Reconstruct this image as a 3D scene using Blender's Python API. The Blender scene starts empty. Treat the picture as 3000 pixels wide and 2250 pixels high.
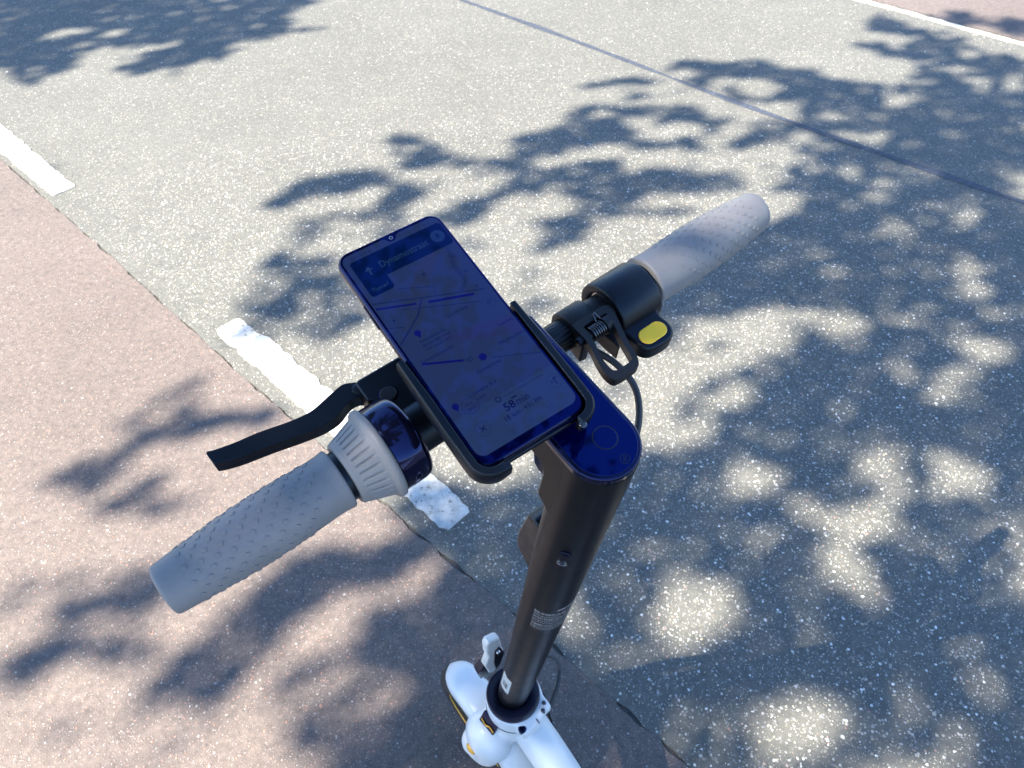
import bpy, bmesh, math, random
import numpy as np
from mathutils import Matrix, Vector

random.seed(7)
rng = np.random.default_rng(11)
R = math.radians
scene = bpy.context.scene
col = scene.collection

# ------------------------------------------------------------------ camera
cam_d = bpy.data.cameras.new("camera")
cam = bpy.data.objects.new("camera", cam_d)
col.objects.link(cam)
CAM_H = 1.5621
cam.matrix_world = Matrix(((0.99976, 0.02196, 0.0, 0.0),
                           (-0.01599, 0.72762, -0.68579, 0.0),
                           (-0.01506, 0.68563, 0.72780, CAM_H),
                           (0, 0, 0, 1)))
cam_d.sensor_width = 36.0
cam_d.lens = 27.02
cam_d.clip_start = 0.02
cam_d.clip_end = 2000
cam_d.dof.use_dof = True
cam_d.dof.focus_distance = 0.60
cam_d.dof.aperture_fstop = 24.0
scene.camera = cam

# ------------------------------------------------------------------ daylight
SUN_AZ, SUN_EL = 206.0, 49.0          # measured from +X towards +Y
S = Vector((math.cos(R(SUN_AZ)) * math.cos(R(SUN_EL)), math.sin(R(SUN_AZ)) * math.cos(R(SUN_EL)), math.sin(R(SUN_EL))))
world = bpy.data.worlds.new("World")
scene.world = world
world.use_nodes = True
wn = world.node_tree
for n in list(wn.nodes):
    wn.nodes.remove(n)
sky = wn.nodes.new("ShaderNodeTexSky")
sky.sky_type = 'NISHITA'
sky.sun_disc = False
sky.sun_elevation = R(SUN_EL)
sky.sun_rotation = R(90.0 - SUN_AZ)   # nishita measures clockwise from +Y
sky.air_density = 1.0
sky.dust_density = 0.3
sky.ozone_density = 7.0
bg = wn.nodes.new("ShaderNodeBackground")
bg.inputs[1].default_value = 0.112
wo = wn.nodes.new("ShaderNodeOutputWorld")
wn.links.new(sky.outputs[0], bg.inputs[0])
wn.links.new(bg.outputs[0], wo.inputs[0])

sun_d = bpy.data.lights.new("sun", 'SUN')
sun_d.energy = 5.0
sun_d.angle = R(0.62)
sun_d.color = (1.0, 0.945, 0.82)
sun = bpy.data.objects.new("sun", sun_d)
col.objects.link(sun)
sun.rotation_euler = S.to_track_quat('Z', 'Y').to_euler()
sun.location = S * 30

scene.view_settings.view_transform = 'Standard'
scene.view_settings.look = 'None'
scene.view_settings.exposure = 2.25
scene.view_settings.gamma = 1.0
scene.view_settings.use_curve_mapping = False
scene.cycles.max_bounces = 8

# ------------------------------------------------------------------ materials
def new_mat(name):
    m = bpy.data.materials.new(name)
    m.use_nodes = True
    nt = m.node_tree
    b = nt.nodes["Principled BSDF"]
    return m, nt, b

def plain(name, colr, rough=0.5, metal=0.0, spec=0.5, coat=0.0, coat_rough=0.03, tint=None, ior=None, emit=None, estr=0.0,
          grain=0.0, grain_scale=900.0, vary=0.0, vary_scale=30.0, rough_var=0.0):
    m, nt, b = new_mat(name)
    b.inputs["Base Color"].default_value = (*colr, 1)
    b.inputs["Roughness"].default_value = rough
    b.inputs["Metallic"].default_value = metal
    b.inputs["Specular IOR Level"].default_value = spec
    b.inputs["Coat Weight"].default_value = coat
    b.inputs["Coat Roughness"].default_value = coat_rough
    if tint:
        b.inputs["Specular Tint"].default_value = (*tint, 1)
    if ior:
        b.inputs["IOR"].default_value = ior
    if emit:
        b.inputs["Emission Color"].default_value = (*emit, 1)
        b.inputs["Emission Strength"].default_value = estr
    N, L = nt.nodes.new, nt.links.new
    if grain or vary or rough_var:
        tc = N("ShaderNodeTexCoord")
    if grain:
        t = N("ShaderNodeTexNoise"); t.inputs["Scale"].default_value = grain_scale; t.inputs["Detail"].default_value = 2
        L(tc.outputs["Object"], t.inputs["Vector"])
        bp = N("ShaderNodeBump"); bp.inputs["Strength"].default_value = grain; bp.inputs["Distance"].default_value = 0.0004
        L(t.outputs["Fac"], bp.inputs["Height"]); L(bp.outputs[0], b.inputs["Normal"])
    if vary:
        t = N("ShaderNodeTexNoise"); t.inputs["Scale"].default_value = vary_scale; t.inputs["Detail"].default_value = 5
        L(tc.outputs["Object"], t.inputs["Vector"])
        mr = N("ShaderNodeMapRange"); mr.inputs["From Min"].default_value = .3; mr.inputs["From Max"].default_value = .7
        mr.inputs["To Min"].default_value = 1 - vary; mr.inputs["To Max"].default_value = 1 + vary
        L(t.outputs["Fac"], mr.inputs["Value"])
        mx = N("ShaderNodeMix"); mx.data_type = 'RGBA'; mx.blend_type = 'MULTIPLY'; mx.inputs["Factor"].default_value = 1
        mx.inputs[6].default_value = (*colr, 1)
        L(mr.outputs[0], mx.inputs[7]); L(mx.outputs[2], b.inputs["Base Color"])
    if rough_var:
        t = N("ShaderNodeTexNoise"); t.inputs["Scale"].default_value = 60; t.inputs["Detail"].default_value = 6
        L(tc.outputs["Object"], t.inputs["Vector"])
        mr = N("ShaderNodeMapRange"); mr.inputs["From Min"].default_value = .3; mr.inputs["From Max"].default_value = .7
        mr.inputs["To Min"].default_value = max(.01, rough - rough_var); mr.inputs["To Max"].default_value = rough + rough_var
        L(t.outputs["Fac"], mr.inputs["Value"]); L(mr.outputs[0], b.inputs["Roughness"])
    return m

def stone_mat(name, matrix_a, matrix_b, ramp, scale, cover, tint_amp, bump):
    """bound aggregate: small stones of several colours set in a dark binder"""
    m, nt, b = new_mat(name)
    N, L = nt.nodes.new, nt.links.new
    tc = N("ShaderNodeTexCoord")
    P = tc.outputs["Object"]
    def noise(sc, det=4, rough=.6):
        t = N("ShaderNodeTexNoise"); t.inputs["Scale"].default_value = sc; t.inputs["Detail"].default_value = det
        t.inputs["Roughness"].default_value = rough; L(P, t.inputs["Vector"]); return t
    def rampn(src, stops, interp='LINEAR'):
        r = N("ShaderNodeValToRGB"); r.color_ramp.interpolation = interp
        e = r.color_ramp.elements
        while len(e) < len(stops): e.new(.5)
        for i, (p, c) in enumerate(stops): e[i].position = p; e[i].color = (*c, 1)
        L(src, r.inputs[0]); return r
    def mix(f, a, c, mode='MIX'):
        x = N("ShaderNodeMix"); x.data_type = 'RGBA'; x.blend_type = mode
        for s, v in ((x.inputs[0], f), (x.inputs[6], a), (x.inputs[7], c)):
            if hasattr(v, 'is_output'): L(v, s)
            elif isinstance(v, float): s.default_value = v
            else: s.default_value = (*v, 1)
        return x.outputs[2]
    base = rampn(noise(55, 6, .7).outputs["Fac"], [(.3, matrix_a), (.7, matrix_b)]).outputs[0]
    heights = []
    for k, (sc, cv) in enumerate(((scale, cover), (scale * 2.1, cover * .9), (scale * .62, cover * .22))):
        v = N("ShaderNodeTexVoronoi"); v.inputs["Scale"].default_value = sc; v.inputs["Randomness"].default_value = 1
        w = N("ShaderNodeMix"); w.data_type = 'VECTOR'; w.inputs[0].default_value = .004 * 150 / sc
        nn = noise(sc * 1.5, 2); L(P, w.inputs[4]); L(nn.outputs["Color"], w.inputs[5]); L(w.outputs[1], v.inputs["Vector"])
        sep = N("ShaderNodeSeparateColor"); L(v.outputs["Color"], sep.inputs[0])
        # stone radius differs from cell to cell, some cells hold none
        rad = N("ShaderNodeMapRange"); rad.inputs["From Min"].default_value = 1 - cv; rad.inputs["From Max"].default_value = 1
        rad.inputs["To Min"].default_value = .12; rad.inputs["To Max"].default_value = .46; rad.clamp = False
        L(sep.outputs[0], rad.inputs["Value"])
        sub = N("ShaderNodeMath"); sub.operation = 'SUBTRACT'; L(rad.outputs[0], sub.inputs[0]); L(v.outputs["Distance"], sub.inputs[1])
        f = N("ShaderNodeMapRange"); f.inputs["From Min"].default_value = 0; f.inputs["From Max"].default_value = .08
        L(sub.outputs[0], f.inputs["Value"])
        cr = rampn(sep.outputs[1], ramp, 'LINEAR').outputs[0]
        base = mix(f.outputs[0], base, cr)
        heights.append((f.outputs[0], .6 if k == 1 else 1.))
    big = rampn(noise(.9, 5, .6).outputs["Fac"], [(.25, (1 - tint_amp,) * 3), (.75, (1 + tint_amp * .4,) * 3)]).outputs[0]
    base = mix(1.0, base, big, 'MULTIPLY')
    mid = rampn(noise(3.1, 6, .7).outputs["Fac"], [(.30, (.92, .915, .91)), (.52, (1, 1, 1)), (.75, (1.04, 1.035, 1.03))]).outputs[0]
    base = mix(1.0, base, mid, 'MULTIPLY')
    med = rampn(noise(9, 5, .65).outputs["Fac"], [(.3, (.93, .93, .94)), (.7, (1.04, 1.035, 1.03))]).outputs[0]
    base = mix(1.0, base, med, 'MULTIPLY')
    L(base, b.inputs["Base Color"])
    b.inputs["Roughness"].default_value = .78
    b.inputs["Specular IOR Level"].default_value = .35
    h = None
    for s, wgt in heights:
        mm = N("ShaderNodeMath"); mm.operation = 'MULTIPLY_ADD'; L(s, mm.inputs[0]); mm.inputs[1].default_value = wgt
        if h: L(h, mm.inputs[2])
        else: mm.inputs[2].default_value = 0
        h = mm.outputs[0]
    mm = N("ShaderNodeMath"); mm.operation = 'MULTIPLY_ADD'; L(noise(420, 3).outputs["Fac"], mm.inputs[0]); mm.inputs[1].default_value = .8
    L(h, mm.inputs[2]); h = mm.outputs[0]
    bp = N("ShaderNodeBump"); bp.inputs["Strength"].default_value = bump; bp.inputs["Distance"].default_value = .0016
    L(h, bp.inputs["Height"]); L(bp.outputs[0], b.inputs["Normal"])
    return m

MAT = {}
MAT['asphalt'] = stone_mat('asphalt', (.076, .075, .067), (.136, .130, .113),
    [(0, (.086, .086, .084)), (.3, (.153, .147, .130)), (.55, (.235, .223, .186)), (.75, (.330, .294, .220)), (.9, (.432, .410, .346)), (1, (.650, .630, .568))],
    160, .60, .12, .6)
MAT['red'] = stone_mat('red_asphalt', (0.084, 0.067, 0.060), (0.165, 0.130, 0.113),
    [(0, (0.071, 0.062, 0.060)), (.3, (0.174, 0.140, 0.123)), (.6, (0.258, 0.209, 0.185)), (.82, (0.298, 0.200, 0.155)), (.93, (0.331, 0.322, 0.301)), (1, (0.452, 0.447, 0.430))],
    250, .62, .16, .7)
MAT['bitumen'] = plain('bitumen', (.055, .050, .046), .8, vary=.4, vary_scale=80, grain=.6, grain_scale=300)
MAT['earth'] = plain('earth', (.05, .045, .04), .95, vary=.4, vary_scale=12)

def paint_mat():
    m, nt, b = new_mat('road_paint')
    N, L = nt.nodes.new, nt.links.new
    tc = N("ShaderNodeTexCoord")
    a = N("ShaderNodeTexNoise"); a.inputs["Scale"].default_value = 26; a.inputs["Detail"].default_value = 8; a.inputs["Roughness"].default_value = .7
    L(tc.outputs["Object"], a.inputs["Vector"])
    r = N("ShaderNodeValToRGB"); e = r.color_ramp.elements
    e[0].position = .28; e[0].color = (.27, .265, .245, 1); e[1].position = .62; e[1].color = (.47, .465, .44, 1)
    L(a.outputs["Fac"], r.inputs[0])
    v = N("ShaderNodeTexVoronoi"); v.inputs["Scale"].default_value = 75
    L(tc.outputs["Object"], v.inputs["Vector"])
    s = N("ShaderNodeSeparateColor"); L(v.outputs["Color"], s.inputs[0])
    g = N("ShaderNodeMath"); g.operation = 'GREATER_THAN'; g.inputs[1].default_value = .86; L(s.outputs[0], g.inputs[0])
    d = N("ShaderNodeMath"); d.operation = 'LESS_THAN'; d.inputs[1].default_value = .16; L(v.outputs["Distance"], d.inputs[0])
    mu = N("ShaderNodeMath"); mu.operation = 'MULTIPLY'; L(g.outputs[0], mu.inputs[0]); L(d.outputs[0], mu.inputs[1])
    w = N("ShaderNodeTexNoise"); w.inputs["Scale"].default_value = 70; w.inputs["Detail"].default_value = 9; w.inputs["Roughness"].default_value = .78
    L(tc.outputs["Object"], w.inputs["Vector"])
    wr = N("ShaderNodeMapRange"); wr.inputs["From Min"].default_value = .565; wr.inputs["From Max"].default_value = .62; L(w.outputs["Fac"], wr.inputs["Value"])
    mxx = N("ShaderNodeMath"); mxx.operation = 'MAXIMUM'; L(mu.outputs[0], mxx.inputs[0]); L(wr.outputs[0], mxx.inputs[1])
    mx = N("ShaderNodeMix"); mx.data_type = 'RGBA'; L(mxx.outputs[0], mx.inputs[0]); L(r.outputs[0], mx.inputs[6]); mx.inputs[7].default_value = (.05, .05, .046, 1)
    L(mx.outputs[2], b.inputs["Base Color"])
    b.inputs["Roughness"].default_value = .6
    n2 = N("ShaderNodeTexNoise"); n2.inputs["Scale"].default_value = 220; n2.inputs["Detail"].default_value = 4; L(tc.outputs["Object"], n2.inputs["Vector"])
    bp = N("ShaderNodeBump"); bp.inputs["Strength"].default_value = .5; bp.inputs["Distance"].default_value = .0015
    L(n2.outputs["Fac"], bp.inputs["Height"]); L(bp.outputs[0], b.inputs["Normal"])
    return m
MAT['paint'] = paint_mat()

def chip_mat(name, stops):
    m, nt, b = new_mat(name)
    at = nt.nodes.new("ShaderNodeAttribute"); at.attribute_name = "tone"
    r = nt.nodes.new("ShaderNodeValToRGB"); e = r.color_ramp.elements
    while len(e) < len(stops): e.new(.5)
    for i, (p, c) in enumerate(stops): e[i].position = p; e[i].color = (*c, 1)
    nt.links.new(at.outputs["Fac"], r.inputs[0]); nt.links.new(r.outputs[0], b.inputs["Base Color"])
    b.inputs["Roughness"].default_value = .55
    return m
MAT['chip'] = chip_mat('stone_chips', [(0, (.10, .10, .11)), (.35, (.20, .195, .185)), (.62, (.34, .33, .31)), (.78, (.36, .30, .20)), (.84, (.26, .15, .12)), (.90, (.46, .45, .43)), (1, (.66, .65, .63))])
MAT['chip_red'] = chip_mat('red_stone_chips', [(0, (.14, .10, .10)), (.4, (.26, .16, .13)), (.7, (.32, .15, .10)), (.9, (.24, .20, .185)), (1, (.34, .32, .31))])

MAT['rubber'] = plain('grey_rubber', (.192, .181, .180), .55, spec=.4, grain=.25, grain_scale=1500, vary=.07, vary_scale=40)
MAT['black'] = plain('black_satin', (.0035, .0039, .0058), .36, spec=.36, tint=(.65, .8, 1.0), grain=.25, grain_scale=1800, rough_var=.07)
MAT['blackmatte'] = plain('black_cast', (.0085, .0088, .0105), .45, spec=.36, grain=.7, grain_scale=1300, rough_var=.08)
MAT['gloss'] = plain('black_gloss', (.003, .003, .010), .06, spec=.6, tint=(.25, .35, 1.0), rough_var=.02)  # blue of the reflected sky put into the specular tint
MAT['stem'] = plain('stem_paint', (.0036, .0037, .0046), .36, spec=.12, tint=(.55, .7, 1.0), grain=.2, grain_scale=2200, rough_var=.02)
MAT['dash'] = plain('dash_glass', (.0004, .001, .026), .04, spec=.5, tint=(.06, .18, 1.0), ior=1.7)  # black glass; the sky's blue reflection is put into base colour and tint
MAT['dashmark'] = plain('dash_mark', (.004, .006, .020), .3)
MAT['white'] = plain('white_plastic', (.60, .595, .585), .34, spec=.5, vary=.04, vary_scale=14, rough_var=.06)
MAT['yellow'] = plain('yellow_button', (1.0, .56, .022), .45, grain=.5, grain_scale=900)
MAT['reflector'] = plain('amber_reflector', (.75, .36, .03), .25, coat=.5)
MAT['chrome'] = plain('steel', (.55, .53, .50), .25, metal=1.0, rough_var=.1)
MAT['tyre'] = plain('tyre', (.016, .015, .014), .75, grain=.6, grain_scale=500)
MAT['darksteel'] = plain('dark_steel', (.10, .10, .11), .3, metal=1.0)
MAT['rimline'] = plain('rim_line', (.55, .33, .05), .4)
MAT['navy'] = plain('collar_plastic', (.008, .009, .022), .35, spec=.5)
MAT['print'] = plain('white_print', (.42, .42, .43), .6)
MAT['sticker'] = plain('paper_label', (.50, .50, .48), .6, vary=.1, vary_scale=200)
MAT['cable'] = plain('cable_sheath', (.020, .021, .025), .45)
MAT['phoneframe'] = plain('phone_frame', (.003, .003, .012), .15, spec=.6, tint=(.35, .45, 1.0))  # sky reflection coloured in through the blue tint
MAT['bark'] = plain('bark', (.085, .065, .048), .9, vary=.4, vary_scale=18, grain=1, grain_scale=60)

def leaf_mat():
    m, nt, b = new_mat('leaf')
    N, L = nt.nodes.new, nt.links.new
    b.inputs["Base Color"].default_value = (.06, .105, .03, 1); b.inputs["Roughness"].default_value = .5
    tr = N("ShaderNodeBsdfTranslucent"); tr.inputs[0].default_value = (.08, .14, .03, 1)
    mx = N("ShaderNodeMixShader"); mx.inputs[0].default_value = .25
    L(b.outputs[0], mx.inputs[1]); L(tr.outputs[0], mx.inputs[2]); L(mx.outputs[0], nt.nodes["Material Output"].inputs[0])
    return m
MAT['leaf'] = leaf_mat()

def screen(name, c, k=1.0):
    return plain(name, (.0005, .0005, .003), .04, spec=.5, tint=(.06, .14, 1.0), ior=1.5, emit=c, estr=SCREEN * k)  # blue tint paints the sky's reflection over the lit display
SCREEN = 0.125
MAT['glass'] = plain('phone_glass', (.0005, .0005, .014), .035, spec=.5, tint=(.06, .14, 1.0), ior=1.65)  # navy base and blue tint stand in for reflected sky
MAT['s_map'] = screen('screen_map', (.026, .052, .165))
MAT['s_rail'] = screen('screen_rail', (.030, .050, .135))
MAT['s_pink'] = screen('screen_block', (.030, .046, .165))
MAT['s_panel'] = screen('screen_panel', (.030, .064, .190))
MAT['s_head'] = screen('screen_header', (.000, .010, .075))
MAT['s_mic'] = screen('screen_mic', (.012, .048, .170))
MAT['s_light'] = screen('screen_light_text', (.024, .070, .165))
MAT['s_dark'] = screen('screen_dark_text', (.003, .008, .085))
MAT['s_line'] = screen('screen_road', (.010, .026, .125))
MAT['s_route'] = screen('screen_route', (.006, .010, .190))
MAT['s_label'] = screen('screen_label', (.003, .014, .135))

# ------------------------------------------------------------------ mesh helpers
def link(name, me, mat=None, parent=None, M=None, smooth=40, kind=None, bevel=0.0, bseg=2, subsurf=0):
    o = bpy.data.objects.new(name, me)
    col.objects.link(o)
    if mat is not None and not me.materials:
        me.materials.append(MAT[mat] if isinstance(mat, str) else mat)
    if smooth is not None and len(me.polygons):
        me.polygons.foreach_set("use_smooth", np.ones(len(me.polygons), dtype=bool))
        me.set_sharp_from_angle(angle=R(smooth))
    if parent is not None:
        o.parent = parent
    if M is not None:
        o.matrix_basis = M
    if kind:
        o["kind"] = kind
    if bevel:
        b = o.modifiers.new("bevel", 'BEVEL'); b.width = bevel; b.segments = bseg; b.limit_method = 'ANGLE'; b.angle_limit = R(35)
        b.harden_normals = False
    if subsurf:
        s = o.modifiers.new("subsurf", 'SUBSURF'); s.levels = subsurf; s.render_levels = subsurf
    return o

def mesh(verts, faces):
    me = bpy.data.meshes.new("mesh")
    me.from_pydata([tuple(map(float, v)) for v in verts], [], faces)
    me.validate()
    me.update()
    return me

def merge(*parts):
    V, F = [], []
    for v, f in parts:
        n = len(V)
        V += list(v); F += [tuple(i + n for i in q) for q in f]
    return V, F

def lathe(profile, seg=64, axis='u', c=(0, 0), closed=False, mod=None, cap=True):
    """turn (position, radius) pairs about an axis: 'u' along x through (y,z)=c, 'w' along z through (x,y)=c"""
    V, F = [], []
    for (p, r) in profile:
        for k in range(seg):
            a = 2 * math.pi * k / seg
            rr = r if mod is None else mod(p, r, a)
            x, y = rr * math.cos(a), rr * math.sin(a)
            V.append((p, c[0] + x, c[1] + y) if axis == 'u' else (c[0] + x, c[1] + y, p))
    n = len(profile)
    for i in range(n - 1 if not closed else n):
        j = (i + 1) % n
        for k in range(seg):
            l = (k + 1) % seg
            q = (i * seg + k, j * seg + k, j * seg + l, i * seg + l)
            F.append(q if axis == 'u' else q[::-1])
    if cap and not closed:
        a = tuple(range(seg)); b_ = tuple((n - 1) * seg + k for k in range(seg))
        F.append(a if axis == 'u' else a[::-1]); F.append(b_[::-1] if axis == 'u' else b_)
    return V, F

def tube(path, rad, seg=12, closed=False, ry=None, up=None):
    """sweep an ellipse (rad, ry) along a path; `up` fixes the direction that rad is measured across"""
    P = [Vector(p) for p in path]
    n = len(P)
    rads = rad if isinstance(rad, (list, tuple)) else [rad] * n
    rys = rads if ry is None else (ry if isinstance(ry, (list, tuple)) else [ry] * n)
    V, F = [], []
    prev = None
    for i in range(n):
        a = P[(i - 1) % n] if (closed or i > 0) else P[i]
        b = P[(i + 1) % n] if (closed or i < n - 1) else P[i]
        t = (b - a).normalized()
        if up is not None:
            s = t.cross(Vector(up)).normalized()
        elif prev is None:
            s = t.orthogonal().normalized()
        else:
            s = (prev - t * prev.dot(t)).normalized()
        prev = s
        q = s.cross(t).normalized()
        for k in range(seg):
            an = 2 * math.pi * k / seg
            V.append(P[i] + s * math.cos(an) * rads[i] + q * math.sin(an) * rys[i])
    for i in range(n if closed else n - 1):
        j = (i + 1) % n
        for k in range(seg):
            l = (k + 1) % seg
            F.append((i * seg + k, i * seg + l, j * seg + l, j * seg + k))
    if not closed:
        F.append(tuple(range(seg))[::-1]); F.append(tuple((n - 1) * seg + k for k in range(seg)))
    return V, F

def spline(pts, n=8, closed=False):
    """Catmull-Rom through the points"""
    P = [Vector(p) for p in pts]
    out = []
    m = len(P)
    for i in range(m if closed else m - 1):
        p1, p2 = P[i], P[(i + 1) % m]
        p0 = P[i - 1] if (closed or i > 0) else p1 * 2 - p2
        p3 = P[(i + 2) % m] if (closed or i + 2 < m) else p2 * 2 - p1
        for k in range(n):
            t = k / n
            out.append(.5 * ((2 * p1) + (p2 - p0) * t + (2 * p0 - 5 * p1 + 4 * p2 - p3) * t * t + (3 * p1 - p0 - 3 * p2 + p3) * t ** 3))
    if not closed:
        out.append(P[-1])
    return out

def prism(outline, lo, hi, plane='uv'):
    """straight extrusion of a 2D outline; plane 'uv' extrudes along w, 'vw' along u"""
    ar = sum(outline[i][0] * outline[(i + 1) % len(outline)][1] - outline[(i + 1) % len(outline)][0] * outline[i][1] for i in range(len(outline)))
    if ar < 0:
        outline = outline[::-1]
    n = len(outline)
    f = (lambda a, b, c: (a, b, c)) if plane == 'uv' else (lambda a, b, c: (c, a, b))
    V = [f(a, b, lo) for a, b in outline] + [f(a, b, hi) for a, b in outline]
    F = [tuple(range(n))[::-1], tuple(range(n, 2 * n))]
    F += [(i, (i + 1) % n, n + (i + 1) % n, n + i) for i in range(n)]
    return V, F

def box(c, s):
    x, y, z = c; a, b, d = s[0] / 2, s[1] / 2, s[2] / 2
    return prism([(x - a, y - b), (x + a, y - b), (x + a, y + b), (x - a, y + b)], z - d, z + d)

def rrect(cx, cy, hx, hy, r, n=6):
    out = []
    for sx, sy, a0 in ((1, 1, 0), (-1, 1, 90), (-1, -1, 180), (1, -1, 270)):
        for k in range(n + 1):
            a = R(a0 + 90 * k / n)
            out.append((cx + sx * (hx - r) + r * math.cos(a), cy + sy * (hy - r) + r * math.sin(a)))
    return out

def circle(cx, cy, r, n=32, ry=None):
    return [(cx + r * math.cos(2 * math.pi * k / n), cy + (ry or r) * math.sin(2 * math.pi * k / n)) for k in range(n)]

def ring2d(outer, inner, lo, hi):
    n = len(outer)
    V = [(a, b, lo) for a, b in outer] + [(a, b, hi) for a, b in outer] + [(a, b, lo) for a, b in inner] + [(a, b, hi) for a, b in inner]
    F = []
    for i in range(n):
        j = (i + 1) % n
        F += [(i, j, n + j, n + i), (3 * n + i, 3 * n + j, 2 * n + j, 2 * n + i), (n + i, n + j, 3 * n + j, 3 * n + i), (2 * n + i, 2 * n + j, j, i)]
    return V, F

def text2d(body, size, align='LEFT'):
    """flat letter mesh in the xy plane (built-in font), as vertex and face lists"""
    cu = bpy.data.curves.new("text", 'FONT')
    cu.body = body; cu.size = size; cu.align_x = align; cu.resolution_u = 2; cu.fill_mode = 'FRONT'
    o = bpy.data.objects.new("text", cu)
    col.objects.link(o)
    dg = bpy.context.evaluated_depsgraph_get()
    me = bpy.data.meshes.new_from_object(o.evaluated_get(dg))
    V = [tuple(v.co) for v in me.vertices]; F = [tuple(p.vertices) for p in me.polygons]
    bpy.data.objects.remove(o); bpy.data.curves.remove(cu); bpy.data.meshes.remove(me)
    return V, F

def tag(o, label=None, cat=None, group=None, kind=None):
    if label: o["label"] = label
    if cat: o["category"] = cat
    if group: o["group"] = group
    if kind: o["kind"] = kind
    return o

def empty(name, loc):
    o = bpy.data.objects.new(name, None)
    o.empty_display_size = .05
    o.location = loc
    col.objects.link(o)
    return o

# ------------------------------------------------------------------ ground, road, lanes
ROAD = R(45.34)
RD = Vector((-math.sin(ROAD), math.cos(ROAD), 0))      # along the road
RN = Vector((math.cos(ROAD), math.sin(ROAD), 0))       # across it, away from the rider
def rp(d, n, z=0.0):
    p = RD * d + RN * n
    return (p.x, p.y, z)

def fbm1(x, seed, octs=5, base=1.0):
    """smooth 1D noise, several octaves"""
    r = np.random.default_rng(seed)
    y = np.zeros_like(x)
    f, a = base, 1.0
    for _ in range(octs):
        t = r.uniform(-1, 1, 4096)
        q = x * f + 2000; i = np.floor(q).astype(int); u = q - i; u = u * u * (3 - 2 * u)
        y += a * (t[i % 4096] * (1 - u) + t[(i + 1) % 4096] * u)
        f *= 2.1; a *= .55
    return y

def strip(name, d, n0, n1, z, wall, mat, kind='structure'):
    """a sheet between two edge lines n0(d), n1(d), with walls going down along both edges"""
    k = len(d)
    V = [rp(a, b, z) for a, b in zip(d, n0)] + [rp(a, b, z) for a, b in zip(d, n1)]
    V += [rp(a, b, z - wall) for a, b in zip(d, n0)] + [rp(a, b, z - wall) for a, b in zip(d, n1)]
    F = []
    for i in range(k - 1):
        F += [(i, k + i, k + i + 1, i + 1)[::-1], (2 * k + i, i, i + 1, 2 * k + i + 1)[::-1], (k + i, 3 * k + i, 3 * k + i + 1, k + i + 1)[::-1]]
    F += [(0, 2 * k, 3 * k, k)[::-1], (k - 1, 2 * k - 1, 4 * k - 1, 3 * k - 1)[::-1]]
    o = link(name, mesh(V, F), mat, smooth=None)
    tag(o, kind=kind)
    return o

dd = np.concatenate([np.linspace(-40, -1.2, 40), np.arange(-1.1, 5.2, .008), np.linspace(5.3, 60, 60)])
wob = .010 * fbm1(dd, 3, 3, 1.1)
edge_red = .556 + wob + .0036 * fbm1(dd, 5, 6, 22)
edge_road = .5585 + wob + .0042 * fbm1(dd, 6, 6, 20) + .003 * np.clip(fbm1(dd, 8, 3, 5), 0, 1)
edge_road = np.maximum(edge_road, edge_red + .0006)
g = 420.0
link('ground', mesh([(-g, -g, -.03), (g, -g, -.03), (g, g, -.03), (-g, g, -.03)], [(0, 1, 2, 3)]), 'earth', smooth=None, kind='structure')
one = np.ones_like(dd)
strip('cycle_lane', dd, -1.55 * one, edge_red, 0.0, .018, 'red')
strip('road', dd, edge_road, 4.285 * one + .003 * fbm1(dd, 9, 4, 8), 0.0, .018, 'asphalt')
far0 = 4.292 + .003 * fbm1(dd, 10, 4, 8) + .004
strip('cycle_lane', dd, far0, 6.4 * one, 0.0, .018, 'red')
strip('joint_bed', dd[::6], .50 * one[::6], .64 * one[::6], -.0045, .01, 'bitumen')
# pavements with a kerb step on either side of the carriageway
sd = np.linspace(-40, 60, 3)
MAT['slab'] = plain('concrete', (.30, .29, .27), .85, vary=.15, vary_scale=5, grain=.6, grain_scale=200)
for nm, a, b in (('kerb', 6.402, 6.52), ('pavement', 6.523, 9.5), ('kerb', -1.67, -1.552), ('pavement', -4.6, -1.673)):
    strip(nm, sd, a * np.ones(3), b * np.ones(3), .11 if nm == 'kerb' else .107, .125, 'slab')
# sealed crack running along the road
sl = np.concatenate([np.linspace(-20, -1, 10), np.arange(-.9, 5, .02), np.linspace(5.1, 40, 20)])
cl = 2.895 + .05 * fbm1(sl, 21, 2, .35) - .035 * np.clip((sl - 1.5) / 1.8, -1, 1.2)
w_ = .013 + .005 * fbm1(sl, 22, 4, 5)
MAT['seal'] = plain('crack_seal', (.044, .049, .062), .65, spec=.4, vary=.35, vary_scale=60, grain=.8, grain_scale=260)
strip('crack_seal', sl, cl - w_, cl + w_, .002, .0025, 'seal')
# broken white line between the cycle lane and the road
def dash(d0, d1, n0, n1, seed):
    t = np.arange(d0, d1 + .001, .006)
    a = n0 + .0050 * fbm1(t, seed, 4, 26) + .002 * fbm1(t, seed + 1, 2, 4)
    b = n1 + .0055 * fbm1(t, seed + 2, 4, 26) + .003 * fbm1(t, seed + 3, 2, 5)
    m = len(t); e = np.minimum(np.arange(m), np.arange(m)[::-1]) * .006
    rnd = np.clip(1 - e / .02, 0, 1) ** 2 * .006 * (1 + fbm1(t, seed + 5, 3, 40))
    sk = np.linspace(0, 1, m)
    strip('lane_marking', t, a + rnd, b - rnd, .0032, .0034, 'paint')
dash(.815, 1.845, .592, .682, 40)
dash(2.93, 3.94, .578, .668, 50)
dash(-1.30, -.27, .595, .685, 60)
dash(5.0, 6.0, .58, .67, 70)
dash(.45, 1.75, 4.232, 4.268, 80)
dash(-1.6, -.5, 4.232, 4.268, 90)

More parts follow.
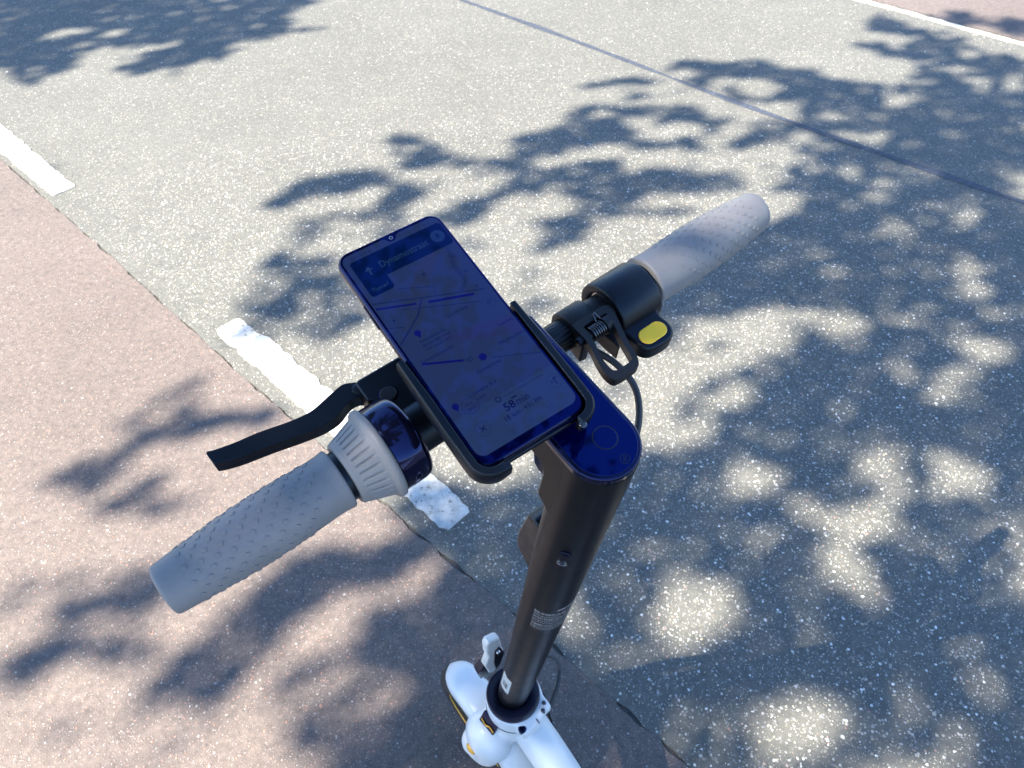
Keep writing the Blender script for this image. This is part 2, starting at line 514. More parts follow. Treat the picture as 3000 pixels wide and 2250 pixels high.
def chips(name, N, n_lo, n_hi, d_lo, d_hi, s_lo, s_hi, mat, seed, reach):
    r = np.random.default_rng(seed)
    d = r.uniform(d_lo, d_hi, N * 6); n = r.uniform(n_lo, n_hi, N * 6)
    x = RD.x * d + RN.x * n; y = RD.y * d + RN.y * n
    dist = np.hypot(x, y - .3)
    keep = (dist < reach) & (r.uniform(0, 1, len(d)) < np.clip(1.35 - dist / reach, .12, 1)) & (y > .2) & (np.abs(x) < .75 * y + .75)
    keep &= ~((n > .575) & (n < .70) & (((d > .79) & (d < 1.87)) | (d > 2.9)))
    d, n, x, y = d[keep][:N], n[keep][:N], x[keep][:N], y[keep][:N]
    m = len(x)
    s = s_lo + (s_hi - s_lo) * r.power(.45, m)
    th = r.uniform(0, 2 * np.pi, m); asp = r.uniform(.55, 1.0, m)
    K = 6
    ang = (np.arange(K)[None] / K) * 2 * np.pi + r.uniform(-.35, .35, (m, K))
    rr = r.uniform(.75, 1.1, (m, K))
    lx, ly = np.cos(ang) * rr * s[:, None] * .5, np.sin(ang) * rr * s[:, None] * .5 * asp[:, None]
    ct, st = np.cos(th)[:, None], np.sin(th)[:, None]
    hz = np.clip(s * .10, .0002, .0007)
    V = np.zeros((m, 2 * K, 3))
    for j, (sc, zz) in enumerate(((1.0, -.0006 + 0 * hz), (.66, hz))):
        ax, ay = lx * sc, ly * sc
        V[:, j * K:(j + 1) * K, 0] = x[:, None] + ax * ct - ay * st
        V[:, j * K:(j + 1) * K, 1] = y[:, None] + ax * st + ay * ct
        V[:, j * K:(j + 1) * K, 2] = zz[:, None] + (r.uniform(-.0003, .0003, (m, K)) if j else 0)
    faces = []
    base = []
    for k in range(K):
        l = (k + 1) % K
        base.append((k, l, K + l, K + k))
    base.append(tuple(range(K, 2 * K)))
    idx = np.concatenate([np.array(b) for b in base])
    sizes = np.array([len(b) for b in base])
    loops = (np.arange(m)[:, None] * (2 * K) + idx[None]).ravel()
    tot = np.tile(sizes, m)
    start = np.concatenate([[0], np.cumsum(tot)[:-1]])
    me = bpy.data.meshes.new("mesh")
    me.vertices.add(m * 2 * K); me.vertices.foreach_set("co", V.ravel())
    me.loops.add(len(loops)); me.loops.foreach_set("vertex_index", loops.astype(np.int32))
    me.polygons.add(len(tot)); me.polygons.foreach_set("loop_start", start.astype(np.int32))
    at = me.attributes.new("tone", 'FLOAT', 'POINT')
    at.data.foreach_set("value", np.repeat(r.uniform(0, 1, m), 2 * K).astype(np.float32))
    me.update(calc_edges=True); me.validate()
    link(name, me, mat, smooth=None, kind='stuff')
tag(None or bpy.data.objects['road'])
chips('stone_chips', 34000, .585, 2.8, -1.4, 3.4, .0030, .0098, 'chip', 91, 2.7)
chips('stone_chips', 9000, -1.5, .545, -1.0, 3.2, .0025, .0075, 'chip_red', 92, 2.3)
for o in bpy.data.objects:
    if o.name.startswith('stone_chips'):
        red = o.name.endswith('001')
        o["label"] = "reddish stone chips set in the surface of the red cycle lane" if red else "pale stone chips set in the grey asphalt road"
        o["category"] = "gravel"

# ------------------------------------------------------------------ the trees whose shade falls on the road
# each row: leaf density, then a patch of shaded (or open) ground in metres: centre x, y and its two half axes
SX, SY = S.x / S.z, S.y / S.z
SHADE = [
(1,-2.318,4.326,.91,.153,-.051,-.403), (1,-2.301,3.751,.343,.119,-.017,-.286), (1,-1.524,3.686,.274,.05,.171,-.131),
(1,-1.464,4.167,.279,.053,.122,-.17), (1,-1.156,4.324,.2,.014,-.011,-.078), (1,-1.787,2.697,.026,.011,-.001,-.028),
(1,-1.872,4.088,.797,.095,-.043,-.299), (1,-1.277,4.193,.202,.026,.066,-.099), (.45,-.598,2.231,.183,.026,.05,-.108),
(.5,-.668,1.852,.222,.057,.09,-.163), (.45,.091,1.794,.085,.004,.02,-.053), (.5,-.408,2.17,.088,.016,.038,-.065),
(.4,-.492,2.282,.153,.019,.052,-.083), (.3,-.181,2.507,.103,.002,-.004,-.063), (1,-.629,2.51,.222,.02,.09,-.074),
(1,-.769,2.423,.09,.009,.011,-.042), (1,-.699,2.512,.088,.024,.061,-.069), (1,-.31,2.798,.119,-.003,-.066,-.035),
(1,-.295,2.692,.163,-.002,-.06,-.044), (1,-.141,2.619,.158,-.003,-.058,-.042), (1,-.373,2.423,.069,.042,.092,-.09),
(1,-.11,2.346,.146,.013,.089,-.058), (1,.345,2.518,.442,-.014,-.061,-.114), (1,.272,2.828,.278,.006,.13,-.092),
(1,.433,2.857,.102,-.009,-.004,-.083), (1,.303,2.997,.078,0,.024,-.043), (1,.653,3.021,.121,-.011,-.028,-.055),
(1,.707,2.94,.085,-.008,-.004,-.048), (1,.594,3.157,.079,-.004,-.004,-.029), (1,.54,3.29,.136,-.003,.034,-.049),
(1,.322,2.279,.23,.001,.06,-.092), (1,.199,2.135,.117,.008,.046,-.089), (1,.242,2.414,.21,-.006,-.008,-.09),
(1,.632,2.758,.176,-.008,-.039,-.042), (1,-.773,2.055,.085,.009,.028,-.027), (1,-.685,2.077,.047,.005,-.002,-.032),
(1,-.66,1.931,.124,.013,.039,-.041), (1,-.768,1.844,.116,.017,.048,-.045), (1,-.515,1.739,.067,.021,.037,-.055),
(1,-.779,1.79,.065,.009,-.002,-.043), (1,.96,3.438,.15,-.013,-.007,-.064), (1,1.109,3.356,.239,-.024,-.041,-.095),
(1,.85,3.295,.13,-.004,.063,-.066), (1,1.389,3.182,.227,-.052,-.087,-.143), (1,1.445,2.981,.21,-.078,-.098,-.191),
(1,1.785,2.784,.272,-.152,-.2,-.275), (1,1.176,2.84,.144,-.034,-.063,-.094), (1,1.174,3.124,.296,-.021,-.072,-.069),
(1,.568,3.021,.112,-.008,-.026,-.044), (1,.722,3.014,.061,-.013,-.003,-.076), (1,.855,2.869,.102,-.013,-.044,-.044),
(1,.975,2.94,.064,-.016,-.043,-.044), (1,.564,3.169,.048,-.003,-.002,-.025), (1,.565,3.309,.126,-.002,.032,-.039),
(1,.696,2.773,.07,-.007,-.016,-.034), (1,.969,2.747,.152,-.021,-.034,-.077), (1,.603,2.734,.144,-.005,-.006,-.031),
(1,.711,2.607,.042,-.009,-.002,-.053), (1,.623,2.5,.277,-.011,.015,-.083), (1,.412,2.287,.084,-.007,-.003,-.063),
(1,.534,2.271,.097,-.005,-.004,-.031), (1,1.401,2.425,.388,-.126,-.082,-.313), (1,1.174,2.045,.423,-.085,-.015,-.259),
(1,1.904,3.843,.108,-.034,-.049,-.082), (1,1.711,3.617,.06,-.016,-.003,-.048), (1,1.989,3.707,.144,-.032,-.082,-.07),
(1,1.773,3.474,.05,-.01,-.003,-.027), (1,2.062,3.558,.173,-.037,-.096,-.077), (1,1.966,3.426,.124,-.022,-.006,-.056),
(1,2.196,3.377,.163,-.053,-.044,-.11), (1,2.287,3.89,.079,-.037,-.048,-.074), (1,2.434,3.77,.062,-.045,-.038,-.084),
(1,.545,1.831,.295,-.007,.067,-.131), (1,1.158,1.318,.34,-.215,-.01,-.53), (1,.792,1.329,.318,-.091,-.009,-.323),
(1,.433,1.044,.367,-.031,-.01,-.172), (1,.627,.743,.552,-.097,-.013,-.345), (1,.039,.952,.248,-.005,-.006,-.148),
(1,.195,1.594,.08,-.007,-.003,-.096), (1,.157,.499,.552,-.014,-.011,-.143), (1,-.019,.628,.17,-.003,-.004,-.218),
(1,.914,2.03,.257,-.058,-.009,-.222), (1,1.645,2.028,.135,-.147,-.005,-.32), (1,1.143,1.811,.283,-.045,-.01,-.131),
(1,.942,.5,.15,-.066,-.003,-.143), (1,2.047,3.117,.316,-.103,-.126,-.204), (1,1.932,3.486,.217,-.047,-.093,-.104),
(1,-.172,1.087,.125,.004,-.003,-.082), (0,-2.198,3.917,.101,.021,.008,-.051), (0,-1.947,3.959,.071,.014,-.004,-.04),
(0,-1.883,3.704,.128,.022,.068,-.051), (0,-1.705,3.773,.109,.017,.071,-.042), (0,-.154,2.444,.143,.013,.079,-.064),
(0,.046,2.304,.169,.007,.056,-.067), (0,.288,2.677,.207,.002,.073,-.06), (0,.593,2.622,.126,-.007,.015,-.07),
(0,.65,2.338,.21,-.006,.024,-.046), (0,.427,2.206,.122,-.002,.024,-.051), (0,.333,2.065,.21,.002,.063,-.069),
(.12,-.029,2.091,.11,.023,.061,-.109), (.15,.058,1.906,.146,.006,.035,-.068), (0,1.065,3.197,.116,-.014,-.019,-.055),
(0,.771,3.264,.052,-.012,-.024,-.048), (0,.905,3.005,.082,-.022,-.043,-.071), (0,1.025,3.024,.084,-.012,-.058,-.034),
(0,1.14,2.932,.067,-.014,-.03,-.039), (0,1.358,2.922,.071,-.012,.009,-.046), (0,1.073,2.844,.052,-.007,-.002,-.026),
(0,1.164,2.767,.033,-.011,-.011,-.032), (0,1.66,3.068,.061,-.021,-.003,-.058), (0,1.787,2.973,.052,-.014,-.013,-.031),
(0,2.026,3.212,.079,-.019,-.004,-.045), (0,2.203,3.195,.055,-.03,-.003,-.065), (0,2.003,3.312,.074,-.013,.022,-.039),
(0,1.807,3.249,.048,-.013,-.002,-.035), (0,1.605,3.35,.166,-.03,-.067,-.075), (0,1.926,3.658,.086,-.013,-.005,-.035),
(0,2.105,3.457,.05,-.015,-.003,-.036), (0,.587,2.625,.12,-.005,.026,-.074), (0,.847,2.795,.086,-.001,.051,-.063),
(0,.721,2.875,.079,-.006,-.018,-.03), (0,.908,2.639,.177,-.011,.038,-.072), (0,.684,2.381,.24,-.005,.049,-.049),
(0,.945,2.359,.099,-.016,-.004,-.064), (0,.524,2.205,.131,-.001,.04,-.04), (0,.445,2.092,.126,.002,.048,-.057),
(.12,.947,2.506,.102,-.018,-.004,-.075), (.4,1.152,2.549,.041,-.009,-.002,-.032), (.3,1.288,2.518,.041,-.012,-.002,-.038),
(.25,1.31,2.357,.052,-.02,-.002,-.058), (.2,1.559,2.558,.055,-.012,-.002,-.032), (.3,1.607,2.275,.038,-.021,-.001,-.05),
(.35,1.588,2.112,.037,-.018,-.001,-.041), (.3,1.254,2.156,.1,-.012,-.02,-.031), (.2,1.819,2.325,.026,-.016,-.001,-.035),
(.6,1.047,1.933,.059,-.009,-.002,-.028), (.5,1.469,1.946,.041,-.032,-.001,-.075), (.5,1.325,2.04,.048,-.007,-.002,-.02),
(0,1.342,1.543,.063,-.028,-.002,-.065), (0,.725,1.676,.214,-.008,.046,-.068), (0,.64,1.6,.156,-.021,-.025,-.077),
(0,.31,1.534,.124,.014,.056,-.098), (0,.386,1.332,.16,-.024,-.035,-.093), (0,.594,1.113,.065,.003,.025,-.047),
(0,.917,1.119,.063,-.028,-.035,-.043), (0,1.115,1.113,.048,-.049,-.051,-.055), (0,.74,1.012,.082,-.018,-.002,-.059),
(0,.826,1.018,.071,-.015,-.002,-.047), (0,.789,.902,.157,-.017,.011,-.069), (0,.717,.816,.063,-.01,-.002,-.033),
(0,1.013,.82,.022,-.053,-.015,-.062), (0,.941,.757,.026,-.009,-.001,-.021), (0,.375,.796,.115,-.016,-.021,-.054),
(0,.554,.541,.083,.023,.046,-.052), (0,.486,.494,.055,-.008,-.001,-.034), (.5,.597,1.398,.053,-.012,-.002,-.058),
(.5,.4,1.141,.037,-.005,-.001,-.034), (.4,.341,.915,.051,-.011,-.017,-.029), (.3,.364,.674,.04,.003,.013,-.015),
(.4,.336,.518,.047,-.006,-.001,-.033), (.5,1.221,1.379,.099,-.012,.029,-.055), (.55,.84,1.33,.042,-.01,-.001,-.032),
(.65,.713,.702,.041,-.007,-.001,-.02), (.6,.959,1.276,.048,-.011,-.001,-.031), (.5,1.08,.965,.045,-.015,-.001,-.035),
(.6,.767,1.466,.077,-.012,-.002,-.044), (.7,1.112,1.528,.078,-.017,-.002,-.046), (.6,.226,.701,.039,-.003,-.001,-.025),
(.7,.817,.591,.059,-.001,.018,-.026), (1,.851,1.788,.103,-.006,.018,-.034), (.9,.596,1.722,.079,-.002,.017,-.029),
(.8,.469,1.625,.043,-.006,-.001,-.035), (.9,.793,1.566,.063,-.005,.006,-.024), (.7,.65,1.524,.052,-.005,-.002,-.022),
(.7,.285,1.427,.063,.005,.028,-.029), (.6,.491,1.37,.037,-.004,-.001,-.023), (1,-.922,1.315,.15,.017,.024,-.044),
(1,-.744,1.36,.1,.017,.035,-.04), (.7,-.906,1.487,.045,.027,.044,-.039), (.7,-.987,1.427,.041,.015,.022,-.025),
(.7,-1.096,1.241,.069,.013,.024,-.023), (1,-1.062,1.18,.062,.018,.021,-.031), (1,-.954,1.105,.043,.022,.028,-.032),
(.7,-.805,1.115,.09,.011,.018,-.026), (1,-1.107,.86,.042,.013,.01,-.021), (.91,-1.009,.881,.122,.012,.028,-.021),
(.84,-.911,.908,.068,.012,.021,-.022), (.84,-.912,.832,.107,.019,.019,-.038), (.98,-.827,.847,.077,.023,.023,-.041),
(1,-.989,.735,.056,.027,.042,-.028), (1,-1.054,.685,.043,.027,.032,-.027), (.7,-.59,.802,.109,.022,.044,-.039),
(1,-.495,.857,.121,.043,.065,-.072), (1,-.37,.913,.139,.028,.056,-.064), (1,-.266,.973,.1,.032,.068,-.055),
(1,-.123,.848,.116,.003,-.003,-.092), (.56,-.804,.742,.124,.014,.035,-.025), (.84,-.722,.634,.063,.025,.032,-.033),
(1,-.638,.686,.114,.044,.059,-.063), (1,-.174,.792,.125,.004,-.003,-.075), (1,-.245,.713,.146,.025,.038,-.074),
(1,-.322,.528,.165,.025,.031,-.072), (1,-.236,.613,.133,.019,.021,-.075), (.49,-.887,.558,.085,.02,.032,-.026),
(.56,-.734,.519,.085,.018,.031,-.025), (.12,-.306,.823,.081,.008,.052,-.014), (0,-.485,.609,.108,.015,.073,-.018),
(.3,-.414,.676,.058,.011,.028,-.018), (.56,-.352,.578,.073,.008,.018,-.019), 
]

def vnoise(x, y, seed):
    """smooth 2D value noise in [-1, 1]"""
    tb = np.random.default_rng(seed).uniform(-1, 1, (256, 256))
    i, j = np.floor(x).astype(int), np.floor(y).astype(int)
    u, v = x - i, y - j
    u = u * u * (3 - 2 * u); v = v * v * (3 - 2 * v)
    g = lambda a, b: tb[a % 256, b % 256]
    return (g(i, j) * (1 - u) + g(i + 1, j) * u) * (1 - v) + (g(i, j + 1) * (1 - u) + g(i + 1, j + 1) * u) * v

def shade_at(x, y, rows):
    # ragged outlines at the scale of twigs and single leaves, drawn out the way the low sun draws out their shadows
    ca, sa = -SX / np.hypot(SX, SY), -SY / np.hypot(SX, SY)
    p, q = (x * ca + y * sa), (-x * sa + y * ca)
    wx = .050 * vnoise(p * 5, q * 8, 1) + .044 * vnoise(p * 11, q * 18, 2) + .026 * vnoise(p * 24, q * 38, 3)
    wy = .036 * vnoise(p * 5, q * 8, 4) + .032 * vnoise(p * 11, q * 18, 5) + .020 * vnoise(p * 24, q * 38, 6)
    x = x + wx * ca - wy * sa; y = y + wx * sa + wy * ca
    nz = .6 * vnoise(p * 9, q * 15, 7) + .4 * vnoise(p * 21, q * 34, 8)
    m = np.zeros_like(x)
    for v, cx, cy, a, b, c, e in rows:
        det = a * e - b * c
        dx, dy = x - cx, y - cy
        r = np.hypot((e * dx - b * dy) / det, (-c * dx + a * dy) / det)
        f = np.clip((1.28 - r) / .56, 0, 1)
        f = np.clip((f - .5 + .46 * nz) / .2 + .5, 0, 1)
        m = m * (1 - f) + v * f
    return m

def capsule(x, y, p, q, r0):
    px, py = p; qx, qy = q
    t = np.clip(((x - px) * (qx - px) + (y - py) * (qy - py)) / ((qx - px) ** 2 + (qy - py) ** 2 + 1e-9), 0, 1)
    return np.hypot(x - px - t * (qx - px), y - py - t * (qy - py)) < r0

HB = Vector((-0.0027, 0.3538, 1.1999))
BX = Vector((0.79748, 0.59671, 0.08917)); BY = Vector((-0.60029, 0.76991, 0.21654)); BZ = Vector((0.06056, -0.22621, 0.97219))
def shadow_of(p):
    return (p.x - SX * p.z, p.y - SY * p.z)

def foliage():
    r = np.random.default_rng(5)
    N = 380000
    gx = r.uniform(-6.5, 5.5, N); gy = r.uniform(-2.5, 8.0, N)
    dens = shade_at(gx, gy, SHADE)
    # beyond the stretch of road described above the crown simply goes on, clumped and with gaps
    seen = (gy > .36) & (gy < 4.75) & (gx < .55 + .60 * gy) & (gx > -1.0 - .70 * gy)
    cl = (np.sin(gx * 2.3 + 1.7 * np.sin(gy * 1.9)) + np.sin(gy * 2.9 + 1.3 * np.sin(gx * 2.2 + 1)) + .6 * np.sin(gx * 6.1 + gy * 4.3) + .6 * np.sin(gy * 7.3 - gx * 5.2)) > -.25
    e1 = ((gx - .9) / 3.6) ** 2 + ((gy - .9) / 3.3) ** 2 < 1
    e2 = ((gx + 3.0) / 2.6) ** 2 + ((gy - 6.2) / 1.9) ** 2 < 1
    rest = (cl & (e1 | e2)).astype(float)
    dens = np.where(seen, dens, np.maximum(rest, np.where(dens > .5, dens, 0)))
    dens = np.where((gy <= .36) & (gy > -2.2) & (gx > -.9) & (gx < 3), 1.0, dens)  # solid unseen foliage added behind the camera to darken reflections in the stem
    # the rider's side of the canopy also keeps the scooter in the shade
    c = capsule(gx, gy, shadow_of(HB - BX * .26), shadow_of(HB + BX * .06), .07)
    c |= capsule(gx, gy, shadow_of(HB - BX * .03 + BY * .09), shadow_of(HB - BX * .03 - BY * .10), .085)
    c |= capsule(gx, gy, shadow_of(HB - BY * .086), shadow_of(HB - BY * .086 - BZ * .9), .07)
    dens = np.where(c, 1.0, dens)
    c2 = capsule(gx, gy, shadow_of(HB + BX * .10), shadow_of(HB + BX * .27), .07)
    dens = np.where(c2 & ~c, .93, dens)
    keep = r.uniform(0, 1, N) < np.where(c2 & ~c, .62, np.where(dens > .95, 1.0, dens * .5))
    gx, gy = gx[keep], gy[keep]
    m = len(gx)
    second = gy - .55 * gx > 4.6                                # the farther tree's crown
    # dome-shaped crown: lower towards its rim
    hub = np.where(second, 0, 1)
    ccx = np.where(second, -2.6, .6); ccy = np.where(second, 5.4, 1.4)
    q = np.clip(np.hypot((gx - ccx) / 4.2, (gy - ccy) / 3.6), 0, 1)
    top = 5.7 - .8 * q ** 2
    low = 3.8 + .4 * q
    z = low + (top - low) * r.uniform(0, 1, m)
    x, y = gx + SX * z, gy + SY * z
    return x, y, z, second

def leaves_mesh(x, y, z, seed):
    r = np.random.default_rng(seed)
    m = len(x)
    ln = r.uniform(.045, .085, m); wd = ln * r.uniform(.5, .72, m)
    yaw = r.uniform(0, 2 * np.pi, m); pit = r.normal(0, .45, m); rol = r.normal(0, .45, m)
    # leaf = two triangles folded along the midrib, tip and base pointed
    loc = np.array([(-.5, 0, 0), (0, .5, .06), (.5, 0, -.05), (0, -.5, .06)])
    P = np.zeros((m, 4, 3)); P[:, :, 0] = loc[None, :, 0] * ln[:, None]; P[:, :, 1] = loc[None, :, 1] * wd[:, None]; P[:, :, 2] = loc[None, :, 2] * ln[:, None]
    def rot(P, a, i, j):
        c, s = np.cos(a)[:, None], np.sin(a)[:, None]
        A, B = P[:, :, i] * c - P[:, :, j] * s, P[:, :, i] * s + P[:, :, j] * c
        P[:, :, i], P[:, :, j] = A, B
    rot(P, rol, 1, 2); rot(P, pit, 0, 2); rot(P, yaw, 0, 1)
    P += np.stack([x, y, z], 1)[:, None, :]
    me = bpy.data.meshes.new("mesh")
    me.vertices.add(m * 4); me.vertices.foreach_set("co", P.ravel())
    tri = np.array([0, 1, 2, 0, 2, 3])
    loops = (np.arange(m)[:, None] * 4 + tri[None]).ravel()
    me.loops.add(len(loops)); me.loops.foreach_set("vertex_index", loops.astype(np.int32))
    me.polygons.add(m * 2); me.polygons.foreach_set("loop_start", (np.arange(m * 2) * 3).astype(np.int32))
    me.update(calc_edges=True)
    return me

lx, ly, lz, sec = foliage()
for k, (base, label) in enumerate((((-3.3, -3.1), "leafy street tree whose crown shades the scooter and the road"),
                                   ((-9.2, 2.4), "farther leafy street tree shading the road ahead of the scooter"))):
    sel = sec if k else ~sec
    t = tag(empty('street_tree', (base[0], base[1], 0)), label, 'tree', 'street trees beside the cycle lane')
    off = Matrix.Translation((-base[0], -base[1], 0))
    link('crown', leaves_mesh(lx[sel], ly[sel], lz[sel], 30 + k), 'leaf', t, off, smooth=None)
    bx_, by_ = base
    cx, cy = float(lx[sel].mean()), float(ly[sel].mean())
    tip = Vector(((1.3, -.5), (-3.6, 6.3))[k] + (0,)) + Vector((SX, SY, 1)) * 4.0
    path = spline([(bx_, by_, -.02), (bx_ + .03, by_ - .02, 1.2), (bx_ + (tip.x - bx_) * .35, by_ + (tip.y - by_) * .3, 2.6), tuple(tip)], 6)
    n = len(path)
    link('trunk', mesh(*tube(path, [.17 - .10 * i / n + (.06 * (1 - i / 3) if i < 3 else 0) for i in range(n)], 14)), 'bark', t, off)
    pts = np.stack([lx[sel], ly[sel], lz[sel]], 1)
    r = np.random.default_rng(60 + k)
    made = 0
    for j in r.choice(len(pts), 400, replace=False):
        if made == 14:
            break
        e = Vector(pts[j]); f = Vector(path[-2 - int(r.integers(0, 6))])
        mid = (f + e) * .5 + Vector((0, 0, .25))
        bp_ = spline([tuple(f), tuple(mid), tuple(e)], 5)
        nb = len(bp_)
        gxs = np.array([q.x - SX * q.z for q in bp_]); gys = np.array([q.y - SY * q.z for q in bp_])
        vis = (gys > .3) & (gys < 4.8) & (np.abs(gxs) < .8 + .75 * gys)
        if vis.any() and shade_at(gxs[vis], gys[vis], SHADE).min() < .9:
            continue                        # limbs run where the foliage is thick
        made += 1
        link('limb', mesh(*tube(bp_, [.020 * (1 - i / nb) + .004 for i in range(nb)], 7)), 'bark', t, off)

# ------------------------------------------------------------------ scooter frames
# column frame: u along the handlebar (to the right), v forward, w up the steering column, origin at the middle of the bar
MC = Matrix(((BX.x, BY.x, BZ.x, HB.x), (BX.y, BY.y, BZ.y, HB.y), (BX.z, BY.z, BZ.z, HB.z), (0, 0, 0, 1)))
SV = -.086                       # the column stands behind the bar
STEM_R = .0240
TOPU, BOTU = .001, -.0075
COLLAR = MC @ Vector((BOTU, SV, -.865))
# frame of the wheels and deck: x right, y forward (level), z up (leaning with the scooter), origin on the ground
UP = Vector((-.0714, -.0534, .9960)).normalized()
XB = BX.copy()
FB = UP.cross(XB).normalized(); UP = XB.cross(FB).normalized()
GO = COLLAR - UP * (COLLAR.z / UP.z)
MB_ = Matrix(((XB.x, FB.x, UP.x, GO.x), (XB.y, FB.y, UP.y, GO.y), (XB.z, FB.z, UP.z, GO.z), (0, 0, 0, 1)))
ZC = COLLAR.z / UP.z             # collar height in that frame
scooter = tag(empty('electric_scooter', (GO.x, GO.y, 0)), "black and white electric kick scooter with grey handlebar grips", 'scooter')
ROOT = Matrix.Translation((-GO.x, -GO.y, 0))
CM = ROOT @ MC
BM = ROOT @ MB_
def cpart(name, vf, mat, **k): return link(name, mesh(*vf), mat, scooter, CM, **k)
def bpart(name, vf, mat, **k): return link(name, mesh(*vf), mat, scooter, BM, **k)
def sub(name, vf, mat, parent, **k): return link(name, mesh(*vf), mat, parent, None, **k)

# ---- bar
cpart('handlebar', lathe([(-.232, .011), (.232, .011)], 32), 'blackmatte')

# ---- grips
GP = [(-.2408, .006), (-.2408, .0132), (-.2402, .0148), (-.2385, .0157), (-.226, .0169), (-.2125, .0179), (-.200, .0190), (-.188, .0196), (-.172, .0198), (-.158, .0195), (-.148, .0191), (-.140, .0189), (-.134, .0190), (-.1305, .0196), (-.1288, .0197), (-.1280, .0190), (-.1280, .012)]
def rad_at(p):
    for (a, ra), (b, rb) in zip(GP, GP[1:]):
        if a <= p <= b and b > a:
            return ra + (rb - ra) * (p - a) / (b - a)
    return .019
def dense(prof, step=.0025):
    out = [prof[0]]
    for a, b in zip(prof, prof[1:]):
        n = max(1, int(abs(b[0] - a[0]) / step))
        out += [(a[0] + (b[0] - a[0]) * i / n, a[1] + (b[1] - a[1]) * i / n) for i in range(1, n + 1)]
    return out
for s, lab in ((-1, "grey rubber grip on the brake lever side"), (1, "grey rubber grip beside the yellow button")):
    # smooth the profile a little so that the barrel reads as moulded rubber
    V, F = lathe(dense(GP), 72)
    if s > 0:
        V = [(-x - .0055 * min(1, max(0, (x + .2) / .07)), y, z) for x, y, z in V]; F = [f[::-1] for f in F]
    g_ = cpart('grip', (V, F), 'rubber', smooth=50)
    g_["label"] = lab
    V, F = [], []
    rows, around = 20, 11
    for i in range(rows):
        p = -.2235 + i * .0043
        for k in range(around):
            a0 = 2 * math.pi * (k + .5 * (i % 2)) / around + i * .06
            # the smooth thumb area near the inner end cuts the pattern off on a slant
            if p > -.150 + .010 * math.cos(a0 - 1.2):
                continue
            r0 = rad_at(p)
            n0 = len(V)
            hs = .0016
            for hh, sc in ((-.0004, 1.1), (.0004, 1.0), (.0005, .72)):
                for (ca, cb) in ((-1, 0), (0, 1), (1, 0), (0, -1)):
                    pp = p + (ca * hs * 1.05 + cb * hs * .25) * sc; aa = a0 + (cb * hs - ca * hs * .25) * sc / r0
                    rr = rad_at(pp) + hh
                    V.append((s * -pp * -1 if s < 0 else -pp, rr * math.cos(aa), rr * math.sin(aa)))
            for lv in (0, 4):
                for q in range(4):
                    f = (n0 + lv + q, n0 + lv + (q + 1) % 4, n0 + lv + 4 + (q + 1) % 4, n0 + lv + 4 + q)
                    F.append(f if s < 0 else f[::-1])
            f = (n0 + 8, n0 + 9, n0 + 10, n0 + 11)
            F.append(f if s < 0 else f[::-1])
    if s < 0:
        V = [(-abs(x), y, z) for x, y, z in V]
    bm = bmesh.new(); me = mesh(V, F); bm.from_mesh(me); bmesh.ops.recalc_face_normals(bm, faces=bm.faces); bm.to_mesh(me); bm.free()
    link('raised_studs', me, 'rubber', g_, None, smooth=25, kind='stuff')

# ---- left: ribbed twist ring and gloss housing
def groove(p, r, a):
    k = (a / (2 * math.pi) * 30) % 1.0
    inside = max(0, 1 - (abs(k - .5) / .17) ** 6)
    along = max(0, 1 - (abs(p + .1128) / .0066) ** 8)
    return r - .0011 * inside * along
ring = [(-.1243, .013), (-.1243, .0196), (-.1236, .0206), (-.1222, .0211)]
ring += [(-.1222 + .0172 * i / 26, .0211 + .0060 * i / 26) for i in range(1, 27)]
ring += [(-.1042, .0281), (-.1034, .0296), (-.1024, .0304), (-.1008, .0307), (-.0992, .0303), (-.0985, .0292), (-.0985, .02)]
cpart('twist_ring', lathe(ring, 360, mod=groove), 'rubber', smooth=60)
cpart('grip_sleeve', lathe([(-.1285, .0165), (-.1238, .0165)], 40), 'black')
cpart('dial_housing', lathe([(-.0984, .02), (-.0984, .0280), (-.0978, .0286), (-.084, .0286), (-.0815, .0283), (-.0795, .0274), (-.0780, .0258), (-.0775, .0238), (-.0775, .012)], 96), 'gloss', smooth=50)

# ---- left: brake perch, lever
perch = cpart('brake_perch', prism([(-.0790, -.004), (-.0490, -.004), (-.0440, .004), (-.0440, .0425), (-.0470, .0445), (-.0860, .0450), (-.0880, .0430), (-.0885, .029), (-.0790, .022)], -.010, .0122), 'black', bevel=.0016, bseg=3)
sub('barrel', lathe([(-.0785, .012), (-.0785, .0162), (-.0520, .0162), (-.0502, .0156), (-.0494, .0142), (-.0492, .010)], 48), 'black', perch, smooth=45)
b_ = sub('plug', prism(circle(-.0757, .0248, .0056, 28, .0050), .0122, .0137), 'blackmatte', perch, bevel=.0006)
sub('plug_seat', ring2d(circle(-.0757, .0248, .0066, 28, .0060), circle(-.0757, .0248, .0057, 28, .0051), .0118, .0125), 'gloss', perch)
sub('screw_recess', prism(circle(-.0590, .0155, .0045, 20), .0120, .0126), 'gloss', perch)
lever = [(-.0830, .0448), (-.0900, .0500), (-.0950, .0512), (-.1034, .0496), (-.1120, .0476), (-.1201, .0464), (-.1331, .0480), (-.152, .0526), (-.166, .0548), (-.174, .0566), (-.1795, .0580), (-.1824, .0592), (-.1836, .0580), (-.1832, .0512), (-.1822, .0492), (-.1709, .0450), (-.1501, .0404), (-.1334, .0362), (-.1189, .0334), (-.1079, .0338), (-.0995, .0372), (-.0941, .0383), (-.0860, .0372)]
def smooth2d(pts, n=4): return [(p.x, p.y) for p in spline([(a, b, 0) for a, b in pts], n, True)]
cpart('brake_lever', prism(smooth2d(lever), -.0055, .0060), 'black', bevel=.0022, bseg=3)
